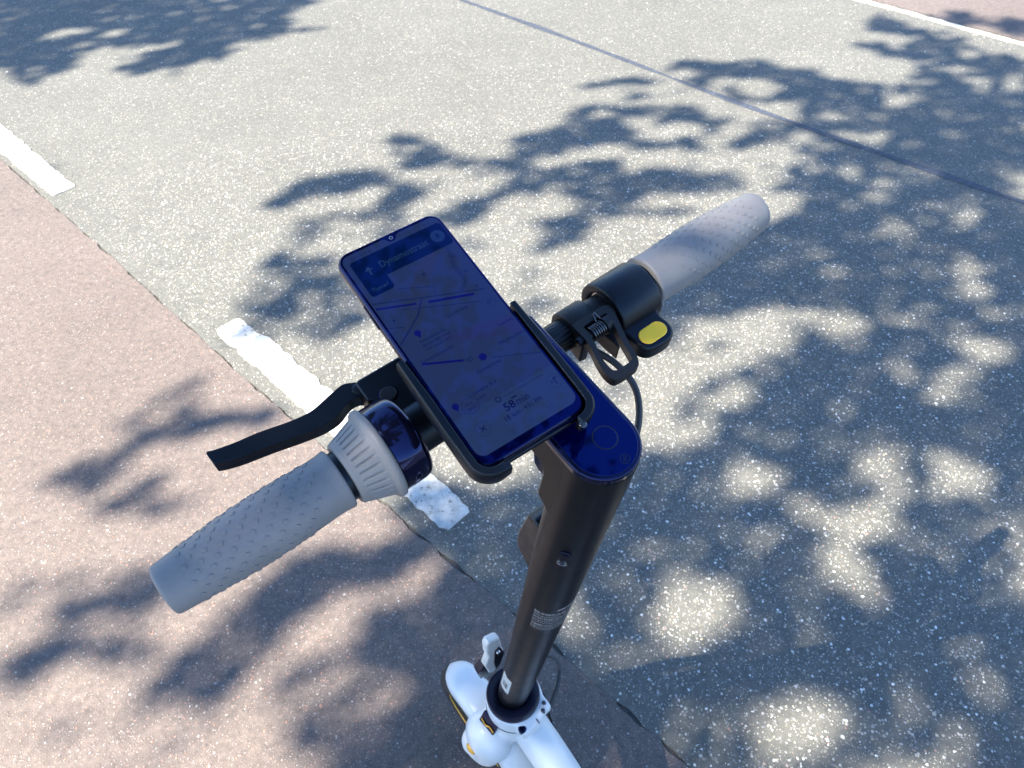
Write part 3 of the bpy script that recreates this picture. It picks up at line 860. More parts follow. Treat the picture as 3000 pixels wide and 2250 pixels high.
cpart('lever_pivot', lathe([(-.0075, .003), (-.0075, .0045), (.0068, .0045), (.0075, .003)], 20, 'w', (-.0870, .0420)), 'black')

# ---- head of the column and instrument panel
head_out = [(-.086, .0300), (.006, .0300), (.014, .027), (.018, .018), (.018, .004), (.012, -.003), (-.030, -.0035), (-.050, -.0040), (-.0600, -.0058), (-.0650, -.0110), (-.0657, -.0160), (-.0645, -.0490), (-.0665, -.0530), (-.0790, -.0640), (-.086, -.0690)]
head = cpart('column_head', prism(head_out, -.0226, .0236, 'vw'), 'stem', bevel=.0022, bseg=3)
def stadium(r, v_front, c=(.0005, SV), n=28):
    out = [(c[0] + r * math.cos(R(180 + 180 * k / n)), c[1] + r * math.sin(R(180 + 180 * k / n))) for k in range(n + 1)]
    return out + [(c[0] + r, v_front), (c[0] - r, v_front)]
pan = cpart('instrument_panel', prism(stadium(.0240, .010), .0245, .0330), 'gloss', bevel=.0022, bseg=4)
gl = sub('display_glass', prism(stadium(.0212, .006), .0326, .0335), 'dash', pan, bevel=.0003)
sub('power_button', ring2d(circle(.0040, -.0850, .0078, 48), circle(.0040, -.0850, .0072, 48), .0335, .03362), 'dashmark', pan)
sub('button_face', prism(circle(.0040, -.0850, .0071, 48), .0335, .0339), 'dash', pan, bevel=.0003)
icon = merge(ring2d(circle(.0042, -.1020, .0031, 28), circle(.0042, -.1020, .0027, 28), .0335, .03358),
             box((.0042, -.1020, .03354), (.0004, .0034, .00008)), box((.0031, -.1026, .03354), (.0003, .0022, .00008)), box((.0053, -.1014, .03354), (.0003, .0022, .00008)), box((.0042, -.1020, .03354), (.0022, .0004, .00009)))
sub('panel_icon', icon, 'dashmark', pan, smooth=None)

# ---- column tube (very slightly out of square with the bar)
def axis_u(w): return TOPU + (BOTU - TOPU) * min(1, max(0, -w / .865))
SR = [(.0250, STEM_R), (-.02, STEM_R), (-.06, STEM_R), (-.2, STEM_R), (-.4, STEM_R), (-.6, STEM_R), (-.9, STEM_R)]
V, F = [], []
for w, r_ in SR:
    for k in range(72):
        a = 2 * math.pi * k / 72
        V.append((axis_u(w) + r_ * math.cos(a), SV + r_ * math.sin(a), w))
for i in range(len(SR) - 1):
    for k in range(72):
        F.append((i * 72 + k, i * 72 + (k + 1) % 72, (i + 1) * 72 + (k + 1) % 72, (i + 1) * 72 + k)[::-1])
stem = cpart('column_tube', (V, F), 'stem')
def on_stem(V, a_deg, w0, lift=.00012):
    """wrap flat (s, t) points round the column; s runs to the reader's right"""
    out = []
    for s_, t_, *rest in V:
        a = R(a_deg) + s_ / STEM_R
        rr = STEM_R + lift + (rest[0] if rest else 0)
        w = w0 + t_
        out.append((axis_u(w) + rr * math.cos(a), SV + rr * math.sin(a), w))
    return out
def subdiv(V, F, cuts=3):
    me = mesh(V, F); bm = bmesh.new(); bm.from_mesh(me)
    bmesh.ops.triangulate(bm, faces=bm.faces)
    bm.to_mesh(me); bm.free()
    return [tuple(v.co) for v in me.vertices], [tuple(p.vertices) for p in me.polygons]
for k, wz in enumerate((-.101, -.1235)):
    c_o = circle(0, 0, .0042, 28, .0042); c_i = circle(0, 0, .0033, 28, .0033)
    Vr, Fr = ring2d(c_o, c_i, -.0006, .0006)
    sub('screw_rim', (on_stem(Vr, -144.5, wz), Fr), 'chrome' if k else 'gloss', stem)
    Vr, Fr = prism(c_i, -.0012, .0001)
    sub('screw', (on_stem(Vr, -144.5, wz), Fr), 'gloss', stem)
lines = [("AVERTISSEMENT !", .0052, .020, 0.0), ("RISK OF DEATH OR SERIOUS INJURY", .0042, .000, -.014), ("Read the user manual carefully before riding and wear a helmet", .0026, .000, -.021),
         ("DO NOT EXCEED LIMITED LOAD 100 KG", .0042, .000, -.031), ("Keep away from children, check brakes and tyres before every ride", .0026, .000, -.038), ("Never ride in rain, on stairs or with two persons on the deck", .0026, .0, -.044),
         ("WARNING DO NOT CARRY PASSENGERS", .0042, .000, -.055), ("Slow down on bumps and keep both hands on the handlebar at all times", .0026, .000, -.062), ("Use only with the charger supplied and lock when folded or parked", .0026, .000, -.068)]
for body, size, s0, t0 in lines:
    V, F = text2d(body, size * 1.35)
    xs = [v[0] for v in V]
    wide = max(xs) - min(xs)
    k = (.046 if s0 == 0 else .026) / wide
    V = [(min(xs) * 0 + (v[0] - min(xs)) * k + s0, v[1] * 1.6, 0) for v in V]
    sub('warning_text', (on_stem(V, -165, -.262 + t0), F), 'print', stem, smooth=None)
Vs, Fs = [], []
n = 10
for i in range(n + 1):
    for t_ in (0, .098):
        Vs.append((-.0095 + .019 * i / n, t_, 0))
for i in range(n):
    Fs.append((2 * i, 2 * i + 2, 2 * i + 3, 2 * i + 1))
lab = sub('barcode_label', (on_stem(Vs, -186, -.748, .0002), Fs), 'sticker', stem)
bars = []
for t0, t1, s0, s1 in [(.006, .010, -.005, .006), (.016, .020, -.006, .0), (.026, .060, -.0005, .0005), (.026, .060, .0012, .0018), (.026, .060, .0026, .0040), (.026, .060, .0048, .0053), (.026, .060, -.0026, -.0018), (.026, .060, -.0045, -.0034), (.066, .069, -.006, .004), (.073, .076, -.006, .006)]:
    bars.append((on_stem([(s0, t0), (s1, t0), (s1, t1), (s0, t1)], -186, -.748, .00035), [(0, 1, 2, 3)]))
sub('barcode', merge(*bars), 'black', stem, smooth=None)

# ---- hook and headlight on the front of the column
hook_out = [(-.0660, -.150), (-.0560, -.1480), (-.0470, -.1560), (-.0400, -.2100), (-.0395, -.2280), (-.0430, -.2450), (-.0580, -.2600), (-.0660, -.2580)]
hk = cpart('bag_hook', prism(hook_out, -.0085, .0115, 'vw'), 'black', bevel=.0030, bseg=4)
sub('hook_bolt', lathe([(-.152, .0035), (-.1488, .0035), (-.1478, .0026)], 16, 'w', (-.001, -.0605)), 'chrome', hk)
cpart('headlight', prism([(-.062, -.012), (-.048, -.016), (-.0445, -.030), (-.0470, -.0440), (-.0530, -.0480), (-.062, -.048)], -.013, .014, 'vw'), 'gloss', bevel=.003, bseg=3)

# ---- right: collar, thumb lever with spring, throttle housing with yellow button
def knurl(p, r, a): return r + (.00055 if (a / (2 * math.pi) * 22) % 1 < .55 else -.0004)
cpart('ribbed_collar', lathe([(.030, .009), (.030, .0106), (.0505, .0106), (.052, .0098), (.052, .009)], 220, mod=knurl), 'black', smooth=30)
clamp = cpart('lever_clamp', lathe([(.0495, .0112), (.0495, .0142), (.0503, .0150), (.0690, .0150), (.0698, .0142), (.0698, .0118), (.0955, .0118)], 56), 'blackmatte', smooth=45)
W0 = .0170
outer = [(0.0493, -0.0054), (0.0519, -0.0050), (0.0635, -0.0052), (0.0757, -0.0056), (0.0791, -0.0078), (0.0789, -0.0127), (0.0762, -0.0213), (0.0715, -0.0337), (0.0677, -0.0475), (0.0645, -0.0533), (0.0619, -0.0549), (0.0539, -0.0552), (0.0461, -0.0547), (0.0429, -0.0529), (0.0418, -0.0464), (0.0438, -0.0364), (0.0468, -0.0275), (0.0484, -0.0186), (0.0484, -0.0093)]
inner = [(0.0545, -0.0108), (0.0642, -0.0108), (0.0722, -0.0112), (0.0735, -0.0122), (0.0732, -0.0160), (0.0714, -0.0220), (0.0676, -0.0330), (0.0638, -0.0470), (0.0626, -0.0485), (0.0602, -0.0491), (0.0550, -0.0493), (0.0510, -0.0492), (0.0485, -0.0485), (0.0471, -0.0458), (0.0476, -0.0381), (0.0497, -0.0309), (0.0522, -0.0232), (0.0536, -0.0160), (0.0538, -0.0122)]
so, si = smooth2d(outer, 6), smooth2d(inner, 6)
tl = cpart('thumb_lever', ring2d(so, si, W0 - .0075, W0), 'blackmatte', bevel=.0016, bseg=3)
sub('pivot_pin', lathe([(.0440, .0020), (.0446, .0034), (.0770, .0034)], 18, 'u', (-.0165, W0 - .0045)), 'black', tl)
sub('spring', tube([(.0560 + .0110 * i / 120, -.0165 + .0050 * math.cos(i / 120 * 2 * math.pi * 6), W0 - .0045 + .0050 * math.sin(i / 120 * 2 * math.pi * 6)) for i in range(121)] + [(.0668, -.0125, W0 + .0010), (.0655, -.0080, W0 + .0030), (.0635, -.0085, W0 + .0030), (.0630, -.0130, W0 + .0005)], .0007, 8), 'darksteel', tl, smooth=60)
sub('spring_seat', lathe([(.0675, .002), (.0675, .0062), (.0735, .0062), (.0735, .002)], 24, 'u', (-.0165, W0 - .0050)), 'blackmatte', tl)
sub('lever_bracket', prism([(.0500, .004), (.0560, .004), (.0545, -.0200), (.0480, -.0190)], -.012, .0095), 'blackmatte', tl, bevel=.0015)
sub('bracket_arm', prism([(.0690, .004), (.0780, .004), (.0790, -.0200), (.0700, -.0330), (.0690, -.0200)], -.012, .0040), 'blackmatte', tl, bevel=.0015)

HC = (-.0025, -.0010)
th = cpart('throttle_housing', lathe([(.0825, .0162), (.0817, .0175), (.0813, .0215), (.0821, .0226), (.0835, .0230), (.1145, .0230), (.1167, .0224), (.1175, .0205), (.1175, .0125), (.1160, .0120), (.0945, .0150), (.0845, .0156)], 88, 'u', HC, closed=True), 'black', smooth=45)
sub('bar_ring', lathe([(.0845, .0118), (.0845, .0140), (.0885, .0140), (.0885, .0118)], 48), 'chrome', th)
lug_out = [(.0805, -.010), (.0805, -.0330), (.0813, -.0400), (.0845, -.0448), (.0895, -.0470), (.1005, -.0478), (.1065, -.0462), (.1103, -.0420), (.1113, -.0360), (.1105, -.0300), (.1135, -.0210), (.1140, -.010)]
sub('button_pod', prism(smooth2d(lug_out, 4), -.0090, .0050), 'black', th, bevel=.0026, bseg=4)
def stad2(cx, cy, hl, r, n=14):
    return [(cx + hl + r * math.cos(R(-90 + 180 * k / n)), cy + r * math.sin(R(-90 + 180 * k / n))) for k in range(n + 1)] + [(cx - hl + r * math.cos(R(90 + 180 * k / n)), cy + r * math.sin(R(90 + 180 * k / n))) for k in range(n + 1)]
sub('yellow_button', prism(stad2(.0955, -.0372, .0050, .0062), .0046, .0060), 'yellow', th, bevel=.0008, bseg=3)
sub('button_rim', ring2d(stad2(.0955, -.0372, .0050, .0069), stad2(.0955, -.0372, .0050, .0063), .0046, .0053), 'gloss', th)
cpart('grip_sleeve', lathe([(.1172, .0150), (.1240, .0150)], 40), 'black')

# ---- brake cable curving from the lever clamp down into the column head
cpart('cable', tube(spline([(.058, .006, -.014), (.066, -.006, -.022), (.078, -.028, -.030), (.080, -.050, -.040), (.066, -.070, -.052), (.042, -.082, -.064), (.016, -.088, -.075)], 8), .0026, 12), 'cable')

# ------------------------------------------------------------------ lower part: head tube, fork, fender, wheels, deck
RK = math.tan(R(12.56))
def hx(z): return (ZC - z) * RK          # forward position of the steering axis at height z
collar = bpart('collar_ring', lathe([(ZC - .012, .030), (ZC - .012, .0425), (ZC + .003, .0425), (ZC + .007, .0405), (ZC + .006, .0300), (ZC + .001, .0245), (ZC - .012, .0245)], 72, 'w', closed=True), 'navy', smooth=45)

def blob_union(name, shapes, mat, vox, smooth_it):
    me = mesh(*merge(*shapes))
    o = link(name, me, mat, scooter, BM, smooth=None)
    r_ = o.modifiers.new('remesh', 'REMESH'); r_.mode = 'VOXEL'; r_.voxel_size = vox; r_.use_smooth_shade = True
    s_ = o.modifiers.new('soften', 'SMOOTH'); s_.iterations = smooth_it; s_.factor = .5
    return o
def ball(c, r, n=16, m=10):
    V = [(c[0], c[1], c[2] + r[2])]
    for i in range(1, m):
        a = math.pi * i / m
        for k in range(n):
            b = 2 * math.pi * k / n
            V.append((c[0] + r[0] * math.sin(a) * math.cos(b), c[1] + r[1] * math.sin(a) * math.sin(b), c[2] + r[2] * math.cos(a)))
    V.append((c[0], c[1], c[2] - r[2]))
    F = [(0, 1 + k, 1 + (k + 1) % n) for k in range(n)]
    for i in range(m - 2):
        for k in range(n):
            F.append((1 + i * n + k, 1 + (i + 1) * n + k, 1 + (i + 1) * n + (k + 1) % n, 1 + i * n + (k + 1) % n))
    e = len(V) - 1; s0 = 1 + (m - 2) * n
    F += [(e, s0 + (k + 1) % n, s0 + k) for k in range(n)]
    return V, F
WX = -.038                                # the wheel runs a little left of the collar
AX = (WX, .062, .1235)
WR = .1195
tubez = lambda pts, rad, ry=None: tube(spline(pts, 6), rad, 20, ry=ry)
headbody = blob_union('head_tube', [lathe([(ZC - .105, .046), (ZC - .06, .0480), (ZC - .011, .0455)], 40, 'w'),
    tubez([(0, .004, ZC - .05), (-.006, .018, ZC - .12)], .044),
    ball((-.058, .006, ZC - .112), (.037, .046, .052)),
    tubez([(-.060, .002, ZC - .12), (-.068, .006, ZC - .17), (-.072, .050, .124)], .028),
    ball((.010, .014, ZC - .115), (.036, .042, .046)),
    tubez([(.010, .014, ZC - .12), (.012, .034, ZC - .17), (.012, .060, .124)], .020),
    box((.027, -.040, ZC - .020), (.022, .024, .022)),
    box((-.006, -.046, ZC - .030), (.040, .022, .030))], 'white', .0030, 26)
dt = bpart('down_tube', tube(spline([(0, -.020, ZC - .075), (0, -.075, ZC - .100), (0, -.16, ZC - .160), (0, -.24, ZC - .230), (0, -.285, .112)], 8), [.037] * 32 + [.044], 36, ry=[.031] * 32 + [.030], up=(1, 0, 0)), 'white', smooth=60)
# hinge details
bpart('shell_seam', lathe([(ZC - .0440, .0470), (ZC - .0440, .0481), (ZC - .0450, .0481), (ZC - .0450, .0470)], 72, 'w', closed=True), 'cable')
for hx_, hy_ in ((.030, -.0405), (.0215, -.0485)):
    bpart('hinge_screw', lathe([(ZC - .016, .001), (ZC - .016, .0034), (ZC - .0075, .0034), (ZC - .0068, .0026), (ZC - .0068, .001)], 16, 'w', (hx_, hy_)), 'darksteel')
bpart('hinge_bolt', lathe([(ZC - .026, .003), (ZC - .026, .0065), (ZC - .0145, .0065), (ZC - .0135, .0045), (ZC - .0135, .002)], 24, 'w', (-.020, -.0475)), 'gloss')
bpart('hinge_seam', box((.006, -.050, ZC - .0160), (.0012, .016, .004)), 'black')
BW = Matrix.Translation((-.0505, .004, ZC - .052)) @ Matrix.Rotation(R(4), 4, 'Z') @ Matrix.Rotation(R(-52), 4, 'Y')
wl = link('rating_badge', mesh(*box((0, 0, 0), (.022, .034, .006))), 'gloss', scooter, BM @ BW, bevel=.001)
sub('amber_stripe', tube(spline([(-.006, -.0155, .0025), (-.0035, -.006, .003), (-.007, .002, .003), (-.004, .014, .0025)], 4), .0036, 8, ry=.0015), 'reflector', wl)
rf = bpart('side_reflector', ball((-.0935, .010, ZC - .118), (.0055, .0105, .014)), 'reflector')

# fender over the front wheel
V, F = [], []
na, nt_ = 44, 22
for i in range(na + 1):
    ph = R(-88 + (44 + 88) * i / na)               # measured from straight up, forward positive
    tipf = max(0, (i / na - .80) / .20)
    half = .0310 * math.sqrt(max(.02, 1 - tipf ** 2))
    for j in range(nt_ + 1):
        t = -1 + 2 * j / nt_
        x = WX + half * math.sin(t * math.pi / 2) * (1.0)
        rr = WR + .004 + .018 * max(0, math.cos(t * math.pi / 2)) ** .8 - .012 * tipf ** 2 - .014 * abs(t) ** 6
        V.append((x, AX[1] + rr * math.sin(ph), AX[2] + rr * math.cos(ph)))
for i in range(na):
    for j in range(nt_):
        a = i * (nt_ + 1) + j
        F.append((a, a + 1, a + nt_ + 2, a + nt_ + 1))
fd = bpart('front_fender', (V, F), 'white', smooth=70)
md = fd.modifiers.new('thick', 'SOLIDIFY'); md.thickness = .0025; md.offset = -1

def wheel(cx, cy, cz, name):
    o = bpart(name, lathe([(cx - .020, .018), (cx - .0225, .030), (cx - .0225, .040), (cx + .0225, .040), (cx + .0225, .030), (cx + .020, .018)], 48, 'u', (cy, cz)), 'black')
    prof = []
    for k in range(25):
        a = 2 * math.pi * k / 24
        prof.append((cx + .0310 * math.cos(a), WR - .030 + .030 * math.sin(a)))
    sub('tyre', lathe(prof[:-1], 96, 'u', (cy, cz), closed=True), 'tyre', o, smooth=60)
    sub('rim', lathe([(cx - .022, .040), (cx - .0245, .072), (cx - .019, .076), (cx + .019, .076), (cx + .0245, .072), (cx + .022, .040)], 72, 'u', (cy, cz)), 'black', o)
    for sx in (-1, 1):
        sub('rim_stripe', lathe([(cx + sx * .0262, .0738), (cx + sx * .0276, .0740), (cx + sx * .0280, .0752), (cx + sx * .0274, .0760), (cx + sx * .0262, .0762)], 72, 'u', (cy, cz), closed=True), 'rimline', o)
    return o
wheel(*AX, 'front_wheel')
RX = (0, -.80, .120)
wheel(*RX, 'rear_wheel')
# folding latch standing up in front of the column
def cpoly(name, pts, thick, mat, parent=None, **k):
    """plate whose face is given in (u, w) at v = pts[i][2]"""
    n_ = len(pts)
    V = [(u, v, w) for u, w, v in pts] + [(u, v + thick, w) for u, w, v in pts]
    F = [tuple(range(n_)), tuple(range(n_, 2 * n_))[::-1]] + [((i + 1) % n_, i, n_ + i, n_ + (i + 1) % n_) for i in range(n_)]
    me = mesh(V, F); bm = bmesh.new(); bm.from_mesh(me); bmesh.ops.recalc_face_normals(bm, faces=bm.faces); bm.to_mesh(me); bm.free()
    if parent is None:
        return link(name, me, mat, scooter, CM, **k)
    return link(name, me, mat, parent, None, **k)
VL = -.040
lt = cpoly('folding_latch', [(-.0310, -.628, VL), (-.0270, -.612, VL), (-.0120, -.630, VL), (-.0080, -.640, VL), (.0060, -.770, VL), (.0000, -.850, VL), (-.0100, -.890, VL), (-.0200, -.860, VL), (-.0300, -.770, VL), (-.0250, -.720, VL), (-.0290, -.680, VL)], .012, 'white', bevel=.003, bseg=3)
cpoly('latch_inset', [(-.0150, -.700, VL - .001), (-.0080, -.690, VL - .001), (.0060, -.770, VL - .001), (.0020, -.850, VL - .001), (-.0060, -.870, VL - .001), (-.0130, -.790, VL - .001)], .004, 'black', lt, bevel=.0008)
sub('latch_screw', lathe([(VL - .0035, .001), (VL - .0035, .0030), (VL - .001, .0034)], 16, 'w', (0, 0)), 'chrome', lt).matrix_basis = Matrix.Translation((-.0090, 0, -.720)) @ Matrix.Rotation(R(-90), 4, 'X') @ Matrix.Translation((0, 0, 0))
cpoly('latch_catch', [(-.0400, -.800, VL + .002), (-.0290, -.775, VL + .002), (-.0130, -.865, VL + .002), (-.0080, -.905, VL + .002), (-.0260, -.905, VL + .002), (-.0290, -.865, VL + .002), (-.0340, -.872, VL + .002)], .014, 'navy', bevel=.002)
# cables beside the head tube
bpart('cable', tube(spline([(.030, .030, ZC + .030), (.055, .026, ZC + .018), (.0805, .012, ZC), (.0895, .003, ZC - .010), (.0885, -.008, ZC - .020), (.070, -.026, ZC - .030), (.040, -.040, ZC - .050)], 8), .0034, 12), 'cable')
bpart('cable', tube(spline([(.036, -.012, ZC - .002), (.046, -.016, ZC - .060), (.046, -.022, ZC - .14), (.045, -.045, ZC - .2), (.045, -.12, ZC - .225)], 8), .0018, 10), 'black')
# deck, rear fender, kickstand (behind the rider's feet)
deck = bpart('deck', prism(rrect(0, -.50, .080, .255, .05), .078, .128), 'white', bevel=.008, bseg=3)
sub('foot_mat', prism(rrect(0, -.50, .068, .235, .04), .128, .132), 'tyre', deck, bevel=.001)
V, F = [], []
for i in range(25):
    ph = R(-75 + 125 * i / 24)
    for j in range(13):
        t = -1 + j / 6
        rr = WR + .008 + .014 * math.cos(t * math.pi / 2)
        V.append((.038 * math.sin(t * math.pi / 2), RX[1] + rr * math.sin(ph), RX[2] + rr * math.cos(ph)))
for i in range(24):
    for j in range(12):
        a = i * 13 + j
        F.append((a, a + 1, a + 14, a + 13))
rfd = bpart('rear_fender', (V, F), 'white', smooth=70)
rfd.modifiers.new('thick', 'SOLIDIFY').thickness = .003
for sx in (-1, 1):
    bpart('rear_fork', box((sx * .045, -.765, .108), (.012, .14, .036)), 'white', bevel=.004)
bpart('kickstand', tube(spline([(-.062, -.40, .085), (-.105, -.43, .055), (-.155, -.46, -.008)], 6), .0075, 12), 'black')

# ------------------------------------------------------------------ phone and its holder
PR = Matrix(((0.99857, 0.05316, 0.00496, -.0312), (-0.05273, 0.99646, -0.06541, .0125), (-0.00842, 0.06506, 0.99785, .0598), (0, 0, 0, 1)))
MP = MC @ PR
phone = tag(empty('smartphone', MP.translation), "smartphone showing a navigation map, held in the black clamp on the handlebar", 'phone')
PM = Matrix.Translation(-MP.translation) @ MP
HWd, HLn = .0366, .0815
def ppart(name, vf, mat, **k): return link(name, mesh(*vf), mat, phone, PM, **k)
body = ppart('phone_body', prism(rrect(0, 0, HWd, HLn, .0088, 10), -.0085, -.0006), 'phoneframe', bevel=.0026, bseg=5)
front = ppart('front_glass', prism(rrect(0, 0, HWd - .0012, HLn - .0012, .0080, 10), -.0012, 0.0), 'glass', bevel=.0005, bseg=3)
sub('side_key', box((-HWd - .0002, .035, -.0045), (.0010, .018, .0022)), 'phoneframe', body, bevel=.0003)
mm = .001
def flat(outline, z):
    ar = sum(outline[i][0] * outline[(i + 1) % len(outline)][1] - outline[(i + 1) % len(outline)][0] * outline[i][1] for i in range(len(outline)))
    if ar < 0: outline = outline[::-1]
    return [(a, b, z) for a, b in outline], [tuple(range(len(outline)))]
def line(pts, w, z):
    w *= mm; out = []
    P = [Vector((a * mm, b * mm, 0)) for a, b in pts]
    L_, R_ = [], []
    for i, p in enumerate(P):
        t = (P[min(i + 1, len(P) - 1)] - P[max(i - 1, 0)]).normalized(); s_ = Vector((-t.y, t.x, 0)) * w / 2
        L_.append(p + s_); R_.append(p - s_)
    n = len(P)
    V = [(q.x, q.y, z) for q in L_] + [(q.x, q.y, z) for q in R_]
    return V, [(n + i, n + i + 1, i + 1, i) for i in range(n - 1)]
def ring_(cx, cy, r, w, z, n=40):
    V = []; F = []
    for k in range(n):
        a = 2 * math.pi * k / n
        V += [((cx + r * math.cos(a)) * mm, (cy + r * math.sin(a)) * mm, z), ((cx + (r - w) * math.cos(a)) * mm, (cy + (r - w) * math.sin(a)) * mm, z)]
    for k in range(n):
        l = (k + 1) % n
        F.append((2 * k, 2 * l, 2 * l + 1, 2 * k + 1))
    return V, F
def label(body_, size, x, y, z, width=None):
    V, F = text2d(body_, size * mm * 1.38)
    xs = [v[0] for v in V]
    k = width * mm / (max(xs) - min(xs)) if width else 1
    return [((v[0] - min(xs)) * k + x * mm, v[1] + y * mm, z) for v in V], F
Z1, Z2, Z3, Z4, Z5 = .00006, .00012, .00018, .00024, .00030
scr = ppart('screen', flat([(a, b) for a, b in rrect(0, .0015, .0338, .0765, .0055, 8)], Z1), 's_map', smooth=None)
def ui(name, vf, mat): return link(name, mesh(*vf), mat, scr, None, smooth=None)
def uis(name, vfs, mat):
    for vf in vfs: ui(name, vf, mat)
ui('map_railway', merge(*[line([(x0 + 16 - k * 0, 68 - 12), (x0 - 2, 40), (x0 - 24, 14)], 3.2, Z2) for k, x0 in enumerate((2, 6.5, -2.5))]), 's_rail')
ui('map_block', flat([(a * mm, b * mm) for a, b in ((-12, 2), (33, -8), (33, -22), (-8, -6))], Z2), 's_pink')
uis('map_road', [line([(-33, 40.2), (2, 26.1), (30, 15.4)], .7, Z3), line([(-15, 42.1), (5.1, 32.2), (2.2, 26.6)], .5, Z3), line([(-20, 27.9), (23, 8.9)], .5, Z3), line([(-6.2, 28.8), (-14, 20), (-33, 8)], 1.0, Z3),
    line([(27, 55), (24.5, 45), (22.3, 38), (23.2, 31), (22.6, 26), (16.4, 21.7)], .6, Z3), line([(28.6, 55), (26, 45), (23.8, 38), (24.6, 31), (24, 26), (18, 21)], .4, Z3), line([(6.8, -26.2), (33.5, -38.7)], .5, Z3), line([(-33, 21), (-25, 17)], .5, Z3)], 's_line')
uis('map_route', [line([(-33, 36), (-10.8, 27.3)], 1.3, Z4), line([(-4, 24.6), (22.3, 15.5)], 1.7, Z4), line([(-29.5, -9.2), (-8, -19.4)], 1.5, Z4), flat([(a, b) for a, b in circle(2.6 * mm, -23.3 * mm, 2.4 * mm, 28)], Z4)], 's_route')
ui('map_route_end', merge(ring_(-4.4, -20.8, 1.5, .5, Z5), line([(-8, -18.9), (-5, -20.3)], .3, Z5), line([(-8, -19.9), (-5, -21.4)], .3, Z5)), 's_line')
hd = [(-30.5, 71.0), (-29.0, 72.4), (31.5, 72.4), (33.2, 70.8), (33.2, 55.6), (31.6, 54.0), (-14.8, 54.0), (-14.8, 45.6), (-16.4, 44.0), (-29.0, 44.0), (-30.5, 45.5)]
ui('direction_banner', flat([(a * mm, b * mm) for a, b in hd], Z3), 's_head')
ui('microphone_disc', flat(circle(26.6 * mm, 63.2 * mm, 4.6 * mm, 36), Z4), 's_mic')
ui('microphone_icon', merge(flat(rrect(26.6 * mm, 63.9 * mm, .7 * mm, 1.5 * mm, .65 * mm, 5), Z5), line([(26.6, 62.2), (26.6, 60.9)], .4, Z5), line([(24.9, 63.4), (25.5, 62.1), (27.7, 62.1), (28.3, 63.4)], .35, Z5)), 's_head')
ui('banner_text', merge(label("Dynamostraat", 5.0, -14.8, 60.2, Z4, 33.5), label("Then", 2.9, -28.2, 47.0, Z4, 6.6)), 's_light')
ui('banner_arrow', merge(line([(-22.4, 58.6), (-22.4, 64.2)], .9, Z4), line([(-24.4, 62.0), (-22.4, 64.4), (-20.4, 62.0)], .9, Z4), line([(-20.6, 48.0), (-18.0, 48.0), (-17.6, 48.4), (-17.6, 50)], .5, Z4), line([(-19.6, 49), (-20.8, 48), (-19.6, 47)], .5, Z4)), 's_light')
uis('map_label', [label("Contactweg", 2.2, .3, 9.6, Z4, 13.8), label("Automobielservice", 2.2, -22.9, 2.8, Z4, 17), label("Amsterdam West", 2.2, -22.9, -.3, Z4, 19), label("Car repair and", 1.9, -22.6, -3.2, Z4, 17), label("Techniekdiscount B.V", 2.3, -29.6, -9.2, Z4, 22),
    label("Dynamostraat", 2.5, -5.6, -31.2, Z4, 16), label("Wethouders", 2.5, 15.4, -22.2, Z4, 17.6), label("Theemsweg", 2.3, 21.8, -11.5, Z4, 10.5), label("'t Juwelry B.V", 2.6, -18.4, -41.2, Z4, 19), label("store", 1.9, -16.7, -45, Z4, 7)], 's_label')
def pin(cx, cy): return merge(flat(circle(cx * mm, cy * mm, 2.0 * mm, 24), Z4), flat([((cx - 1.4) * mm, (cy - 1.2) * mm), ((cx + 1.4) * mm, (cy - 1.2) * mm), (cx * mm, (cy - 3.6) * mm)], Z4))
uis('map_pin', [pin(-20.8, 9.6), pin(-28.0, -41.6)], 's_route')
uis('map_icon', [ring_(26.8, 45.8, 1.3, .45, Z4), line([(27.6, 44.9), (28.6, 43.8)], .4, Z4), line([(25.6, 33), (28.6, 31)], .45, Z4), line([(26, 31), (28.4, 33.2)], .4, Z4), flat([(26.8 * mm, 21.4 * mm), (25.8 * mm, 18.4 * mm), (26.8 * mm, 19.2 * mm), (27.8 * mm, 18.4 * mm)], Z4), ring_(26.9, 6.3, 1.7, .4, Z4), line([(26.1, 6.3), (27.7, 6.3)], .35, Z4), line([(26.9, 5.5), (26.9, 7.1)], .35, Z4),
    ring_(26.9, 6.3, 3.9, .14, Z4), flat(rrect(4 * mm, 43 * mm, .9 * mm, .9 * mm, .2 * mm, 2), Z4), flat(circle(-16 * mm, 29.2 * mm, 1 * mm, 14), Z4), flat(circle(-28 * mm, 24 * mm, .9 * mm, 14), Z4)], 's_line')
pn = [(-33.8, -48.5), (33.8, -48.5), (33.8, -69), (32.6, -72.5), (29, -74.9), (-29, -74.9), (-32.6, -72.5), (-33.8, -69)]
ui('trip_panel', flat([(a * mm, b * mm) for a, b in pn], Z2), 's_panel')
ui('speed_badge', flat(circle(-20.6 * mm, -45.6 * mm, 5.0 * mm, 40), Z5), 's_map')
ZT = .00036
ui('speed_text', merge(line([(-22.6, -44.2), (-21.2, -44.2)], .5, ZT), line([(-20.2, -44.2), (-18.8, -44.2)], .5, ZT), label("km/h", 2.0, -23.2, -48.0, ZT, 5.2), ring_(-20.6, -45.6, 5.1, .13, ZT)), 's_dark')
ui('trip_text', merge(label("58", 5.2, -5.4, -59.4, Z4, 6.6), label("min", 4.8, 2.6, -59.4, Z4, 8.0), label("58", 5.2, -5.15, -59.4, Z5, 6.6), label("18 km", 3.2, -8.9, -64.2, Z4, 10.0), label("4:51 PM", 3.2, 4.2, -64.0, Z4, 11.6), flat(circle(2.7 * mm, -62.9 * mm, .32 * mm, 12), Z4), flat(rrect(3.1 * mm, -53.9 * mm, 1.9 * mm, .38 * mm, .3 * mm, 3), Z4)), 's_dark')
